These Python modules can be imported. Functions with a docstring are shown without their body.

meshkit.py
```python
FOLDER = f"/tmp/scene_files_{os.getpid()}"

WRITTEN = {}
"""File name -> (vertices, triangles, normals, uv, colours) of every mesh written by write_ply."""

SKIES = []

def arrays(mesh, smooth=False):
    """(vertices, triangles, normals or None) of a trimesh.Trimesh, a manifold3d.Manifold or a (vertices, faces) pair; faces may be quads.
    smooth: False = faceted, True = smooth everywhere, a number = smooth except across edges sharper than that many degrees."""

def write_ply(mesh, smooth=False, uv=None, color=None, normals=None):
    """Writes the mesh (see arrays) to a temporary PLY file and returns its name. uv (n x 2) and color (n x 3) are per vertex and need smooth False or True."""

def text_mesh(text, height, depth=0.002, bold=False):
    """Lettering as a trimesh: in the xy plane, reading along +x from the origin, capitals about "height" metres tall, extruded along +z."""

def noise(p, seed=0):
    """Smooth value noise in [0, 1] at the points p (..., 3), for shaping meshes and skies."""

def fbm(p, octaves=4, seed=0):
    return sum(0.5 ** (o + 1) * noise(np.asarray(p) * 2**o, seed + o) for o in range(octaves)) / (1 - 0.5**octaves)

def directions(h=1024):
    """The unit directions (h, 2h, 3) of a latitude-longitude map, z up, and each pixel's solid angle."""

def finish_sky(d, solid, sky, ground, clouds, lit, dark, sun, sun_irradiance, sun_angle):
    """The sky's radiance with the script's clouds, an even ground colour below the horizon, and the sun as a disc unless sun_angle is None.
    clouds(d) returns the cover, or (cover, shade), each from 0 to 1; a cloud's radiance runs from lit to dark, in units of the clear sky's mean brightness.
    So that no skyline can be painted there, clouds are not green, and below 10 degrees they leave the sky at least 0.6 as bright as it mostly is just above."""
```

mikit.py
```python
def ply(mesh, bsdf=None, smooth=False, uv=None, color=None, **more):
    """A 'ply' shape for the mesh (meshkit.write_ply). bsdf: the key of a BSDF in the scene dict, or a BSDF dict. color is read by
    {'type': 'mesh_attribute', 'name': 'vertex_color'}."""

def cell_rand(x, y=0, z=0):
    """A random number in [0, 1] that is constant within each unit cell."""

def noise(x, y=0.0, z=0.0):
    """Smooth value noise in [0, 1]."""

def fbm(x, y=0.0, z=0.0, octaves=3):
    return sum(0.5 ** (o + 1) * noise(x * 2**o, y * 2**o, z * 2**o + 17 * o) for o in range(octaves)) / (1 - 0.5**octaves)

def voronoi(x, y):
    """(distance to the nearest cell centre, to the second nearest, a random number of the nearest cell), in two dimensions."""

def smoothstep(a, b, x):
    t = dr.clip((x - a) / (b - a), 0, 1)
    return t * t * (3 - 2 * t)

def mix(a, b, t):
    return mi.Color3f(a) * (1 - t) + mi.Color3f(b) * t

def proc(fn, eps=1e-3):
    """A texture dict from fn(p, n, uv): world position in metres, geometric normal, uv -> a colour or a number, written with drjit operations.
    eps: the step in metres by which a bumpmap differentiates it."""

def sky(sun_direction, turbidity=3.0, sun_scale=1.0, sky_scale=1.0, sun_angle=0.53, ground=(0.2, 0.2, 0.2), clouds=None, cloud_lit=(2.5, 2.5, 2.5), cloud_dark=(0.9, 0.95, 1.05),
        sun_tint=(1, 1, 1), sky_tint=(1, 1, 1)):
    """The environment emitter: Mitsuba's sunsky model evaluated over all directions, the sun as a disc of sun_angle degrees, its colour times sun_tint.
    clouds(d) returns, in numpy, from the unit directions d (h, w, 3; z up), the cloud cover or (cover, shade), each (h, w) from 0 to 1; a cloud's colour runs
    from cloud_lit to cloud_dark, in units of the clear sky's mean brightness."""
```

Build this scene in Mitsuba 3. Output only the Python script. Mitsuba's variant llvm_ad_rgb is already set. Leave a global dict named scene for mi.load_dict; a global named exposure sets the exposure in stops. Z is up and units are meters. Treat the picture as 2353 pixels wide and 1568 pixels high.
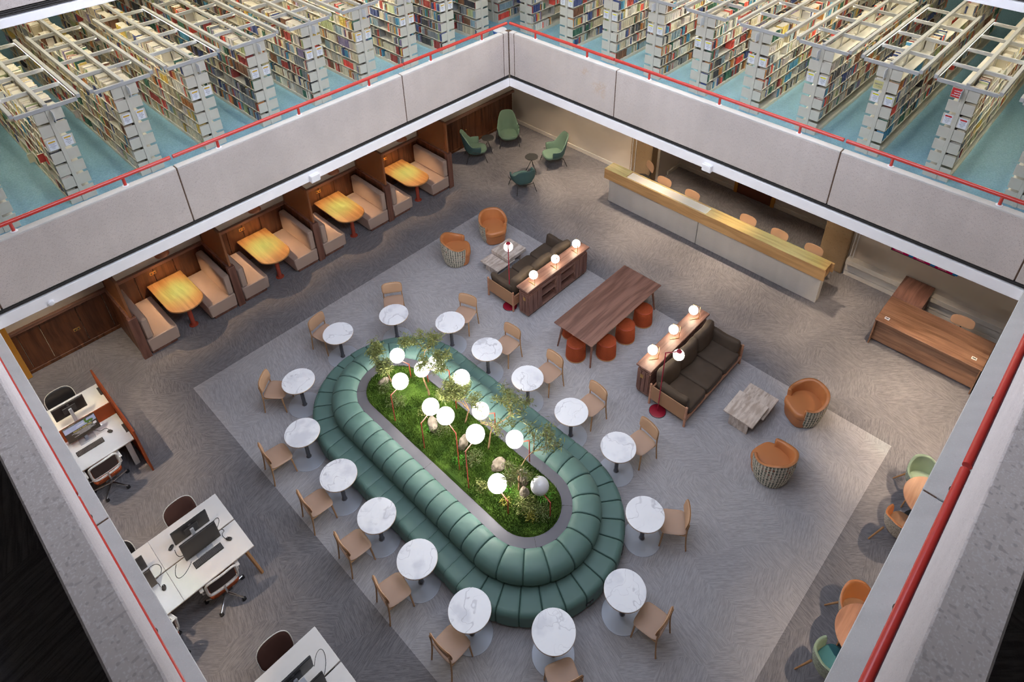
import math, random
import numpy as np, trimesh, mitsuba as mi, drjit as dr, mikit, meshkit
from mikit import proc, noise, fbm, voronoi, cell_rand, smoothstep, mix
from meshkit import text_mesh

T = mi.ScalarTransform4f
PI = math.pi
rng = np.random.default_rng(7)
random.seed(7)
scene, labels, MATS = {}, {}, {}

# ------------------------------------------------------------------ camera, exposure, large lights
R_WC = np.array([[0.68574682, -0.72776418, -0.01051642], [-0.40679339, -0.37124582, -0.83468298], [0.60354820, 0.57665921, -0.55063030]])
FOC, PCX, PCY = 1622.52, 1207.22, 392.27
CAM = np.array([0.0, 0.0, 12.0])
scene['camera'] = {
    'type': 'perspective', 'fov_axis': 'x', 'fov': 2 * math.degrees(math.atan(2353 / 2 / FOC)), 'near_clip': 0.1, 'far_clip': 100.0,
    'principal_point_offset_x': -(PCX - 1176.5) / 2353, 'principal_point_offset_y': -(PCY - 784) / 1568,
    'to_world': T().look_at(origin=CAM.tolist(), target=(CAM + R_WC[2]).tolist(), up=(-R_WC[1]).tolist())}
exposure = 0.08
SKY_L = (2.1, 2.3, 2.8)          # luminance of the glazed roof
WIN_L = (14.5, 15.4, 18.3)          # luminance of the unseen windows added to light the far sides
GLOBE_L = (27, 25.5, 23)         # planter globes
LAMP_L = (22, 19, 14)            # table and floor lamps
WARM = (1.0, 0.78, 0.56)
# down-lights under the balconies: x, y, intensity, colour, where
DOWN = [(13.55, 4.7, 105, WARM, 'above the near end of the reception desk'), (13.55, 7.1, 105, WARM, 'above the middle of the reception desk'), (13.65, 9.3, 105, WARM, 'above the far end of the reception desk'),
        (12.9, 1.7, 95, WARM, 'above the walnut corner desk'), (11.7, .3, 140, WARM, 'in front of the walnut corner desk'),
        (13.2, 13.2, 62, WARM, 'above the green lounge chairs'), (14.6, 11.3, 80, WARM, 'close to the cream wall by the lounge chairs'), (-.6, 7.4, 55, WARM, 'above the timber-legged desk'), (-.2, 11.0, 75, WARM, 'above the screened desk'), (.6, 13.5, 50, WARM, 'in front of the panelling left of the booths'),
        (6.6, -.9, 55, WARM, 'above the near round wooden table'), (10.0, -.8, 80, WARM, 'above the far round wooden table')]
PENDANT_I = 27.0
GRID_L, GRID_R = 20, 22          # light strips on the ceiling over the book stacks
TUBE_L = {0: 90, 1: 300, 2: 45, 3: 300, 4: 45, 5: 20, 6: 110, 7: 80, 8: 30}        # light tubes in the canopies of the stacks
TUBE_R = {0: 110, 1: 300, 2: 280, 3: 50, 4: 100, 5: 70, 6: 90, 7: 40, 8: 40}

# ------------------------------------------------------------------ materials
def rgb(c):
    return {'type': 'rgb', 'value': list(map(float, c))}

def mat(name, col, rough=0.6, metal=0.0, spec=0.5, two=True, **kw):
    b = {'type': 'principled', 'base_color': col if isinstance(col, dict) else rgb(col), 'roughness': float(rough), 'metallic': float(metal), 'specular': float(spec), **kw}
    scene['material_' + name] = {'type': 'twosided', 'bsdf': b} if two else b

def carpet(base, tint):
    def fn(p, n, uv):
        d1, d2, r = voronoi(p.x * 1.7 + 3.1, p.y * 1.7 + 1.7)
        a = dr.floor(r * 3.0) * (PI / 3) + 0.26
        c, s = dr.cos(a), dr.sin(a)
        u, w = p.x * c + p.y * s, p.y * c - p.x * s
        k = 0.55 * noise(u * 9, w * 95) + 0.45 * noise(u * 20, w * 190 + 40)
        g = noise(p.x * 260, p.y * 260)
        k = smoothstep(0.15, 0.85, k) * 0.72 + 0.28 * g
        big = 0.95 + 0.10 * noise(p.x * 0.9, p.y * 0.9)
        return mix(base, tint, k) * big
    return proc(fn)

mat('carpet_dark', carpet((.112, .109, .118), (.216, .208, .216)), 0.95, spec=.1)
mat('carpet_light', carpet((.255, .247, .256), (.385, .374, .384)), 0.95, spec=.1)

def blue_fn(p, n, uv):
    k = 0.5 * noise(p.x * 150, p.y * 150) + 0.5 * noise(p.x * 50, p.y * 50)
    return mix((.15, .30, .38), (.28, .46, .55), k)
mat('carpet_blue', proc(blue_fn), 0.95, spec=.1)

def speckle(base, dark, light, fs=95., amt=1.):
    def fn(p, n, uv):
        a = noise(p.x * fs, p.y * fs, p.z * fs)
        b = noise(p.x * fs * 2.3 + 7, p.y * fs * 2.3, p.z * fs * 2.3)
        big = fbm(p.x * 1.1, p.y * 1.1, p.z * 1.1 + 4)
        streak = noise((p.x + p.y) * 9, 0, p.z * 0.7)
        c = mi.Color3f(base) * (0.88 + 0.24 * big) * (0.965 + .07 * streak)
        c = mix(c, light, smoothstep(.56, .85, b) * .45 * amt)
        c = mix(c, dark, smoothstep(.70, .90, a) * .55 * amt)
        return c
    return fn
PANEL_C = (.47, .415, .38)
_sp = speckle(PANEL_C, (.26, .22, .20), (.60, .57, .55))
def panel_fn(p, n, uv):
    c = _sp(p, n, uv)
    # two rust coloured patches where the photograph shows them, on the panel right of the far corner
    for (y, z, r) in ((8.17, 5.13, .27), (8.60, 5.41, .13)):
        d = dr.sqrt(dr.square(p.y - y) + dr.square((p.z - z) * 1.1)) / r + .9 * (noise(p.y * 11, p.z * 11) - .5)
        c = mix(c, (.44, .33, .23), (1 - smoothstep(.35, 1.1, d)) * dr.select(p.x > 10.5, 0.55, 0.0) * smoothstep(.25, .6, noise(p.y * 40, p.z * 40)))
    return c
mat('concrete_panel', proc(panel_fn), 0.85, spec=.25)
mat('concrete_plain', proc(speckle((.52, .51, .48), (.40, .38, .35), (.62, .61, .59), 60, .5)), 0.85, spec=.25)
mat('concrete_grey', proc(speckle((.50, .475, .44), (.34, .31, .27), (.60, .57, .54), 75, .6)), 0.85, spec=.2)
mat('concrete_brown', proc(speckle((.26, .185, .11), (.13, .09, .05), (.34, .26, .17), 30, .7)), 0.85, spec=.2)
mat('joint_brown', (.085, .05, .03), .9)
mat('black_gap', (.012, .011, .01), .9)
mat('white_board', (.80, .79, .79), .6)
mat('cream_wall', (.56, .50, .43), .8)
mat('cream_trim', (.60, .56, .49), .6)
mat('ceiling_paint', (.62, .60, .56), .9)
mat('white_plastic', (.74, .74, .75), .45)
mat('red_paint', (.46, .030, .022), .28, spec=.6, clearcoat=.4, clearcoat_gloss=.85)
mat('rust_red', (.30, .050, .028), .45)
mat('deep_red', (.23, .008, .022), .35)

def wood(c1, c2, axis, sc=1.0, contrast=1.0):
    def fn(p, n, uv):
        q = [p.x, p.y, p.z]
        along = q[axis]
        o = [q[i] for i in range(3) if i != axis]
        wob = noise(along * 1.3 * sc, o[0] * 3 * sc, o[1] * 3 * sc) * 1.6
        ring = fbm((o[0] * 16 + wob) * sc, (o[1] * 16 + wob) * sc, along * .8 * sc)
        fine = noise(o[0] * 150 * sc, o[1] * 150 * sc, along * 5 * sc)
        k = dr.clip((smoothstep(.3, .7, ring) * .65 + fine * .35 - .5) * contrast + .5, 0, 1)
        return mix(c1, c2, k)
    return proc(fn)
mat('walnut_x', wood((.10, .046, .034), (.235, .125, .095), 0), .45)
mat('walnut_y', wood((.115, .055, .032), (.25, .14, .088), 1), .45)
mat('walnut_z', wood((.045, .015, .006), (.125, .045, .018), 2), .42)
mat('walnut_post', wood((.10, .04, .028), (.18, .085, .06), 2), .45)
mat('oak_y', wood((.40, .215, .08), (.57, .34, .145), 1), .5)
mat('oak_table', wood((.31, .145, .048), (.48, .245, .095), 1), .4)
mat('oak_pale', (.68, .58, .44), .45)
mat('salmon_oak', wood((.34, .155, .085), (.47, .245, .15), 0), .4)
mat('ash_leg', (.36, .205, .10), .5)
mat('timber_leg', (.34, .175, .075), .5)
mat('cane_wood', (.24, .095, .037), .5)
mat('cane_frame', (.10, .042, .022), .5)

def marble_fn(p, n, uv):
    w = fbm(p.x * 3 + 11, p.y * 3 + 5, 0, 4)
    w2 = fbm(p.x * 4.1 + 31, p.y * 4.1 + 15, 2, 4)
    v1 = 1 - smoothstep(0, .035, dr.abs(noise(p.x * 2.6 + w * 2.6, p.y * 2.6 + w * 2.0) - .5))
    v2 = 1 - smoothstep(0, .03, dr.abs(noise(p.x * 5 + w2 * 3 + 9, p.y * 5 + w * 3) - .5))
    c = mix((.74, .75, .77), (.58, .59, .63), smoothstep(.52, .8, w))
    c = mix(c, (.40, .40, .43), v1 * (.25 + .6 * w2))
    return mix(c, (.50, .50, .53), v2 * .42 * smoothstep(.3, .6, w2))
mat('marble', proc(marble_fn), .25, spec=.5)
def trav_fn(p, n, uv):
    k = fbm(p.x * 5, p.y * 22, p.z * 5, 4)
    return mix(mix((.37, .30, .25), (.56, .49, .43), smoothstep(.25, .75, k)), (.27, .21, .17), smoothstep(.70, .85, noise(p.x * 14, p.y * 50, p.z * 14)) * .5)
mat('travertine', proc(trav_fn), .4)
mat('steel_light', (.40, .43, .48), .45, .2)
mat('steel_dark', (.12, .12, .13), .4, .6)
mat('chrome', (.75, .73, .71), .18, 1.0)
mat('brass', (.62, .38, .13), .28, 1.0)
mat('copper', (.55, .24, .15), .3, .8)
mat('pole_red', (.33, .05, .03), .4)
mat('slot_metal', (.05, .048, .046), .6)
mat('black_metal', (.018, .02, .021), .45)
mat('black_plastic', (.014, .014, .015), .38)
mat('key_black', (.03, .03, .032), .5)
mat('tan_leather', (.36, .235, .165), .55)
mat('tan_back', (.42, .26, .16), .55)
mat('booth_leather', (.37, .275, .225), .55)
mat('orange_leather', (.40, .15, .052), .42, spec=.5)
mat('saddle_leather', (.27, .145, .075), .55)
def velvet_fn(p, n, uv):
    return mix((.046, .033, .023), (.078, .058, .043), fbm(p.x * 5, p.y * 5, p.z * 5))
mat('velvet', proc(velvet_fn), .75, spec=.2, sheen=1.0, sheen_tint=.4)
mat('green_leather', (.080, .150, .128), .52, spec=.4)
mat('green_seam', (.02, .04, .034), .7)
mat('green_wool', (.125, .20, .150), .8, spec=.2)
mat('teal_wool', (.065, .125, .122), .8, spec=.2)
mat('sage', (.20, .265, .19), .75, spec=.2)
mat('teal_seat', (.035, .12, .135), .75, spec=.2)
mat('pouf_rust', proc(lambda p, n, uv: mix((.20, .035, .012), (.30, .062, .024), noise(p.x * 130, p.y * 130, p.z * 130))), .85, spec=.15)
mat('tweed', proc(lambda p, n, uv: mix((.10, .075, .05), (.56, .50, .42), noise(p.x * 90, p.y * 90, p.z * 90))), .9, spec=.1)
mat('tweed_green', proc(lambda p, n, uv: mix((.06, .085, .06), (.44, .47, .38), noise(p.x * 90, p.y * 90, p.z * 90))), .9, spec=.1)
def tub_fn(p, n, uv):
    u, v = uv.x, uv.y
    row = dr.floor(v)
    u2 = u + 0.5 * (row - 2 * dr.floor(row / 2)) * 0
    col = dr.floor(u2)
    fx, fy = u2 - col - .5, v - row - .5
    h = cell_rand(col, row, 3)
    rx = .40 - .10 * h
    e = dr.sqrt(dr.square(fx / rx) + dr.square(fy / .46))
    inside = 1 - smoothstep(.92, 1.0, e)
    ringw = smoothstep(.70, .78, e)
    half = dr.select(fx + (h - .5) * .3 > 0, 1.0, 0.0)
    fill = mix((.035, .05, .038), (.12, .13, .10), cell_rand(col, row, 9))
    fill = mix(fill, (.20, .06, .03), dr.select(cell_rand(col, row, 5) > .86, .9, 0.0))
    core = mix(fill, (.50, .46, .38), half * dr.select(cell_rand(col, row, 6) > .45, 1.0, 0.15))
    core = mix(core, (.022, .022, .02), ringw)
    return mix((.54, .49, .40), core, inside)
mat('tub_pattern', proc(tub_fn), .85, spec=.15)
mat('mesh_brown', (.038, .022, .020), .7)
mat('brown_wool', (.072, .034, .027), .8, spec=.15)
mat('desk_white', (.74, .72, .69), .4)
mat('desk_edge', (.42, .27, .15), .5)
mat('rust_felt', (.17, .040, .016), .9, spec=.1)
mat('off_white', (.66, .64, .60), .5)
mat('ledge_grey', (.085, .083, .098), .5, .2)
def moss_fn(p, n, uv):
    k = fbm(p.x * 5, p.y * 5, p.z * 5)
    g = noise(p.x * 60, p.y * 60, p.z * 60)
    c = mix((.026, .055, .008), (.058, .105, .015), smoothstep(.3, .7, k))
    return mix(c, (.018, .030, .004), smoothstep(.5, .9, g) * .6)
mat('moss', proc(moss_fn), .95, spec=.1)
mat('leaf_olive', (.20, .22, .065), .6, spec=.3)
mat('leaf_dark', (.075, .10, .03), .6, spec=.3)
mat('leaf_bright', (.055, .20, .012), .6, spec=.3)
mat('leaf_yellow', (.22, .21, .03), .6, spec=.3)
mat('bark', proc(lambda p, n, uv: mix((.14, .08, .04), (.33, .21, .12), noise(p.x * 40, p.y * 40, p.z * 14))), .9, spec=.1)
mat('rock', proc(lambda p, n, uv: mix((.09, .07, .05), (.34, .29, .235), fbm(p.x * 13, p.y * 13, p.z * 13))), .9, spec=.1)
mat('shelf_metal', (.54, .51, .43), .5)
mat('frame_metal', (.40, .405, .40), .5)
mat('books', {'type': 'mesh_attribute', 'name': 'vertex_color'}, .7, spec=.25)
mat('paper', (.70, .71, .74), .7)
mat('sign_amber', (.58, .36, .06), .6)
mat('sign_yellow', (.68, .60, .05), .6)
mat('sign_red', (.45, .03, .03), .6)
mat('sign_sand', (.52, .47, .20), .6)
mat('ink', (.18, .18, .20), .7)
mat('blue_plastic', (.03, .09, .30), .5)
mat('door_brown', (.10, .036, .018), .5)
mat('gold_trim', (.42, .20, .03), .5)
mat('opal_off', (.62, .61, .60), .12, spec=.6)
for nm, c in (('screen_pink', (.50, .004, .12)), ('screen_blue', (.02, .22, .60)), ('screen_white', (.8, .7, .8))):
    scene['material_' + nm] = {'type': 'diffuse', 'reflectance': rgb(c)}

# ------------------------------------------------------------------ mesh helpers
def TM(v, f):
    return trimesh.Trimesh(np.asarray(v, float), np.asarray(f, int), process=False)

def cat(ms):
    return trimesh.util.concatenate(ms)

_bc = {}
def box(x0, x1, y0, y1, z0, z1, b=0.006):
    """Chamfered box between the limits."""
    sx, sy, sz = x1 - x0, y1 - y0, z1 - z0
    c = np.array([(x0 + x1) / 2, (y0 + y1) / 2, (z0 + z1) / 2])
    b = min(b, .3 * sx, .3 * sy, .3 * sz)
    h = np.array([sx, sy, sz]) / 2
    if b <= 0:
        m = trimesh.creation.box((sx, sy, sz)); m.apply_translation(c); return m
    pts = []
    for s in np.ndindex(2, 2, 2):
        s = np.array(s) * 2 - 1
        for k in range(3):
            q = h - b; q = q.copy(); q[k] = h[k]
            pts.append(s * q)
    from scipy.spatial import ConvexHull
    key = (round(sx, 5), round(sy, 5), round(sz, 5), round(b, 5))
    if key not in _bc:
        pts = np.array(pts)
        hull = ConvexHull(pts)
        f = hull.simplices.copy()
        nn = np.cross(pts[f[:, 1]] - pts[f[:, 0]], pts[f[:, 2]] - pts[f[:, 0]])
        bad = (nn * pts[f].mean(1)).sum(1) < 0
        f[bad] = f[bad][:, ::-1]
        _bc[key] = (pts, f)
    pts, f = _bc[key]
    return TM(pts + c, f)

def loft(rings, cap=True, closed=True):
    """rings: list of (n,3) arrays with equal n; closed rings. Caps are fans."""
    r = np.asarray(rings, float)
    m, n = r.shape[:2]
    v = r.reshape(-1, 3)
    i, j = np.meshgrid(np.arange(m - 1), np.arange(n if closed else n - 1), indexing='ij')
    a, b = (i * n + j).ravel(), (i * n + (j + 1) % n).ravel()
    c, d = ((i + 1) * n + (j + 1) % n).ravel(), ((i + 1) * n + j).ravel()
    f = np.vstack([np.stack([a, b, c], 1), np.stack([a, c, d], 1)])
    if cap and closed:
        k = np.arange(n)
        v = np.vstack([v, r[0].mean(0), r[-1].mean(0)])
        f = np.vstack([f, np.stack([np.roll(k, -1), k, np.full(n, m * n)], 1), np.stack([(m - 1) * n + k, (m - 1) * n + np.roll(k, -1), np.full(n, m * n + 1)], 1)])
    t = TM(v, f)
    if t.volume < 0 and closed and cap:
        t.invert()
    return t

def circle(r, n=32, z=0., cx=0., cy=0.):
    a = np.arange(n) * 2 * PI / n
    return np.stack([cx + r * np.cos(a), cy + r * np.sin(a), np.full(n, float(z))], 1)

def lathe(prof, n=32, cx=0., cy=0.):
    return loft([circle(r, n, z, cx, cy) for r, z in prof])

def superell(sx, sy, e=.5, n=40, z=0., cx=0., cy=0.):
    a = np.arange(n) * 2 * PI / n
    c, s = np.cos(a), np.sin(a)
    return np.stack([cx + sx / 2 * np.sign(c) * np.abs(c) ** e, cy + sy / 2 * np.sign(s) * np.abs(s) ** e, np.full(n, float(z))], 1)

def slab(outline, z0, z1, b=.005):
    """Plate with rounded rim from a star-shaped outline (n,2)."""
    o = np.asarray(outline, float)[:, :2]
    c = o.mean(0)
    def ring(k, z):
        d = o - c; L = np.linalg.norm(d, axis=1, keepdims=True)
        return np.column_stack([c + d * (1 - k / L), np.full(len(o), z)])
    return loft([ring(b, z0), ring(0, z0 + b), ring(0, z1 - b), ring(b, z1)])

def tube(path, r, n=8, r2=None):
    p = np.asarray(path, float)
    t = np.gradient(p, axis=0)
    t /= np.linalg.norm(t, axis=1, keepdims=True) + 1e-9
    a = np.cross(t, np.where(np.abs(t[:, 2:]) < .9, [[0, 0, 1.]], [[1., 0, 0]]))
    for i in range(1, len(a)):
        a[i] = a[i - 1] - t[i] * (a[i - 1] @ t[i])
        a[i] /= np.linalg.norm(a[i]) + 1e-9
    a[0] /= np.linalg.norm(a[0]) + 1e-9
    b = np.cross(t, a)
    rr = np.linspace(r, r if r2 is None else r2, len(p))
    ang = np.arange(n) * 2 * PI / n
    return loft([p[i] + rr[i] * (np.cos(ang)[:, None] * a[i] + np.sin(ang)[:, None] * b[i]) for i in range(len(p))])

def bezier(pts, n=12):
    p = np.asarray(pts, float)
    t = np.linspace(0, 1, n)[:, None]
    while len(p.shape) and p.shape[0] > 1:
        if p.ndim == 2: p = np.repeat(p[:, None], n, 1)
        p = p[:-1] * (1 - t) + p[1:] * t
    return p[0]

def pillow(sx, sy, sz, e1=.55, e2=.35, nu=28, nv=15, sag=0.0):
    """Superellipsoid cushion centred on the origin."""
    th = np.linspace(-PI / 2, PI / 2, nv); ph = np.arange(nu) * 2 * PI / nu
    rings = []
    for t in th:
        ct = max(math.cos(t), 0.0) ** e1; st = math.copysign(abs(math.sin(t)) ** e1, t)
        c, s = np.cos(ph), np.sin(ph)
        rings.append(np.stack([sx / 2 * ct * np.sign(c) * np.abs(c) ** e2, sy / 2 * ct * np.sign(s) * np.abs(s) ** e2, np.full(nu, sz / 2 * st)], 1))
    rings[0] = rings[0] * [.02, .02, 1]; rings[-1] = rings[-1] * [.02, .02, 1]
    return loft(rings)

def mv(m, x=0, y=0, z=0, rx=0, ry=0, rz=0):
    m = m.copy()
    for ang, ax in ((rx, [1, 0, 0]), (ry, [0, 1, 0]), (rz, [0, 0, 1])):
        if ang: m.apply_transform(trimesh.transformations.rotation_matrix(ang, ax))
    m.apply_translation([x, y, z])
    return m

def uvsphere(r, n=32):
    return trimesh.creation.uv_sphere(r, count=[n // 2, n])

# ------------------------------------------------------------------ things and parts
def numbered(name, used):
    if name not in used:
        used.add(name); return name
    k = 1
    while f'{name}_{k:03d}' in used: k += 1
    used.add(f'{name}_{k:03d}'); return f'{name}_{k:03d}'

class Proto:
    def __init__(self):
        self.parts, self.used = [], set()
    def add(self, name, mesh, m, smooth=30, label=None, kind=None, parent='', M=None, uv=None, color=None, **more):
        base = f'{parent}__{name}' if parent else name
        key = numbered(base, self.used) if name else ''
        shape = mesh if isinstance(mesh, dict) else mikit.ply(mesh, m and 'material_' + m, smooth, uv=uv, color=color, **more)
        self.parts.append((key, shape, np.eye(4) if M is None else M, label, kind))
        return key

USED = set()
def XF(x=0, y=0, z=0, rot=0., s=1.0):
    c, sn = math.cos(rot), math.sin(rot)
    return np.array([[c * s, -sn * s, 0, x], [sn * s, c * s, 0, y], [0, 0, s, z], [0, 0, 0, 1.0]])

def thing(proto, name, label, category, M=None, group=None, kind=None):
    root = numbered(name, USED)
    M = np.eye(4) if M is None else M
    d = {}
    if label: d['label'] = label
    if category: d['category'] = category
    if group: d['group'] = group
    if kind: d['kind'] = kind
    labels[root] = d
    for key, shape, m0, lab, knd in proto.parts:
        k = f'{root}__{key}' if key else root
        scene[k] = dict(shape); MATS[k] = M @ m0
        if key and (lab or knd):
            labels[k] = {**({'label': lab} if lab else {}), **({'kind': knd} if knd else {})}
    return root

def single(name, mesh, m, label, category=None, kind=None, group=None, M=None, smooth=30, **more):
    p = Proto(); p.add('', mesh, m, smooth, **more)
    return thing(p, name, label, category, M, group, kind)

def face_rot(dx, dy):
    return math.atan2(dy, dx) - PI / 2          # turns local +y to (dx, dy)

ORD = ['first', 'second', 'third', 'fourth', 'fifth', 'sixth', 'seventh', 'eighth', 'ninth', 'tenth', 'eleventh', 'twelfth', 'thirteenth', 'fourteenth']

# ================================================================== THE SETTING
A0 = 10.905                # side of the square void
ZB, ZBLK, ZF = 4.60, 4.50, 4.29     # parapet panel bottom, black gap bottom, fascia bottom
ZC = 5.69                  # coping top
Z2 = 4.75                  # upper floor
LX0, LX1, LY0, LY1 = 2.322, 10.888, .74, 12.022
p = Proto()
def plate(x0, x1, y0, y1, z):
    return TM([[x0, y0, z], [x1, y0, z], [x1, y1, z], [x0, y1, z]], [[0, 1, 2], [0, 2, 3]])
p.add('', cat([plate(-4.3, LX0, -4.3, 15.2, 0), plate(LX1, 16.7, -4.3, 15.2, 0), plate(LX0, LX1, -4.3, LY0, 0), plate(LX0, LX1, LY1, 15.2, 0)]), 'carpet_dark', False)
p.add('carpet_inset', plate(LX0, LX1, LY0, LY1, 0), 'carpet_light', False, label='lighter grey carpet rectangle in the middle')
thing(p, 'floor', 'dark grey streaked carpet around a lighter rectangle', None, kind='structure')

# far-left wall: walnut panelling below, cream wall above
p = Proto()
p.add('', box(-4.3, 15.3, 15.04, 15.2, 0, 4.4, 0), 'cream_wall', False)
xs = [-4.3, -2.9, -1.5, -.6, .2, .62, 1.34, 1.9]
for k in range(4):
    x0 = 1.9 + 2.2452 * k
    xs += [x0 + .30, x0 + .72, x0 + 1.14, x0 + 1.62, x0 + 2.2452]
xs += [11.45, 11.9, 12.35, 12.8, 13.65, 14.1, 14.55, 15.1]
pan = None
for a, b in zip(xs[:-1], xs[1:]):
    p.add('wood_panel', box(a + .006, b - .006, 15.0, 15.05, .09, 1.12, .006), 'walnut_z', False)
p.add('skirting', box(-4.3, 15.17, 14.97, 15.05, 0, .09), 'walnut_z', False)
p.add('cap_rail', box(-4.3, 15.17, 14.955, 15.05, 1.12, 1.2), 'walnut_x', False)
p.add('door_knob', mv(uvsphere(.03, 12), 12.92, 14.97, .62), 'brass')
thing(p, 'wall_left', 'dark walnut panelled wall with a cream wall above', None, kind='structure')

# far-right wall: cream, with the recess behind the reception desk
p = Proto()
p.add('', cat([box(15.17, 15.4, 10.05, 15.2, 0, 4.4, 0), box(15.17, 15.4, -4.3, 3.5, 0, 4.3, 0)]), 'cream_wall', False)
p.add('concrete_pillar', box(15.08, 15.9, 9.32, 10.06, 0, 4.35, .02), 'concrete_brown', False, label='brown concrete pillar at the left end of the desk')
p.add('concrete_pillar', box(15.05, 15.9, 3.5, 4.15, 0, 4.35, .02), 'concrete_brown', False, label='brown concrete pillar at the right end of the desk')
for y in (9.86, 9.98):
    p.add('conduit', tube([[15.05, y, 0.1], [15.05, y, 4.3]], .014), 'white_plastic')
for y in (3.36, 3.43):
    p.add('conduit', tube([[15.13, y, 0.5], [15.13, y, 4.3]], .014), 'white_plastic')
p.add('trunking', box(14.98, 15.18, -4.3, 3.46, .42, .56), 'cream_trim', False)
p.add('trunking_front', box(15.10, 15.18, -4.3, 3.46, .14, .42), 'cream_trim', False)
thing(p, 'wall_right', 'plain cream wall with two brown concrete pillars', None, kind='structure')
single('wall_recess', cat([box(16.56, 16.8, 3.9, 9.3, 0, 4.3, 0), box(15.4, 16.6, 9.24, 9.5, 0, 4.3, 0), box(15.4, 16.6, 3.9, 4.1, 0, 4.3, 0)]), 'cream_wall', 'cream walls of the recess behind the reception desk', kind='structure', smooth=False)
single('baseboard_right', cat([box(15.13, 15.18, 10.06, 15.0, 0, .13), box(15.10, 15.18, -4.3, 3.46, 0, .13), box(16.52, 16.57, 7.3, 9.24, 0, .13), box(16.52, 16.57, 4.1, 6.05, 0, .13), box(15.9, 16.54, 9.19, 9.25, 0, .13)]), 'cream_trim', 'cream skirting along the cream wall', kind='structure')
p = Proto()
p.add('', box(16.50, 16.56, 6.15, 7.2, 0, 2.1), 'door_brown')
p.add('frame', box(16.47, 16.56, 6.05, 6.15, 0, 2.2), 'gold_trim')
p.add('frame', box(16.47, 16.56, 7.2, 7.3, 0, 2.2), 'gold_trim')
thing(p, 'door_1', 'dark brown door with golden timber frame behind the desk', None, kind='structure')
single('trim_1', box(-.02, .1, 14.86, 15.0, 0, 4.2), 'gold_trim', 'golden timber strip at the left end of the panelling', kind='structure')
p = Proto()
p.add('', cat([box(-4.4, -4.3, -4.3, 15.2, 0, 4.3, 0), box(-4.3, 16.8, -4.4, -4.3, 0, 4.3, 0)]), 'cream_wall', False)
thing(p, 'wall_back', 'cream walls under the near balconies', None, kind='structure')

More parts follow.
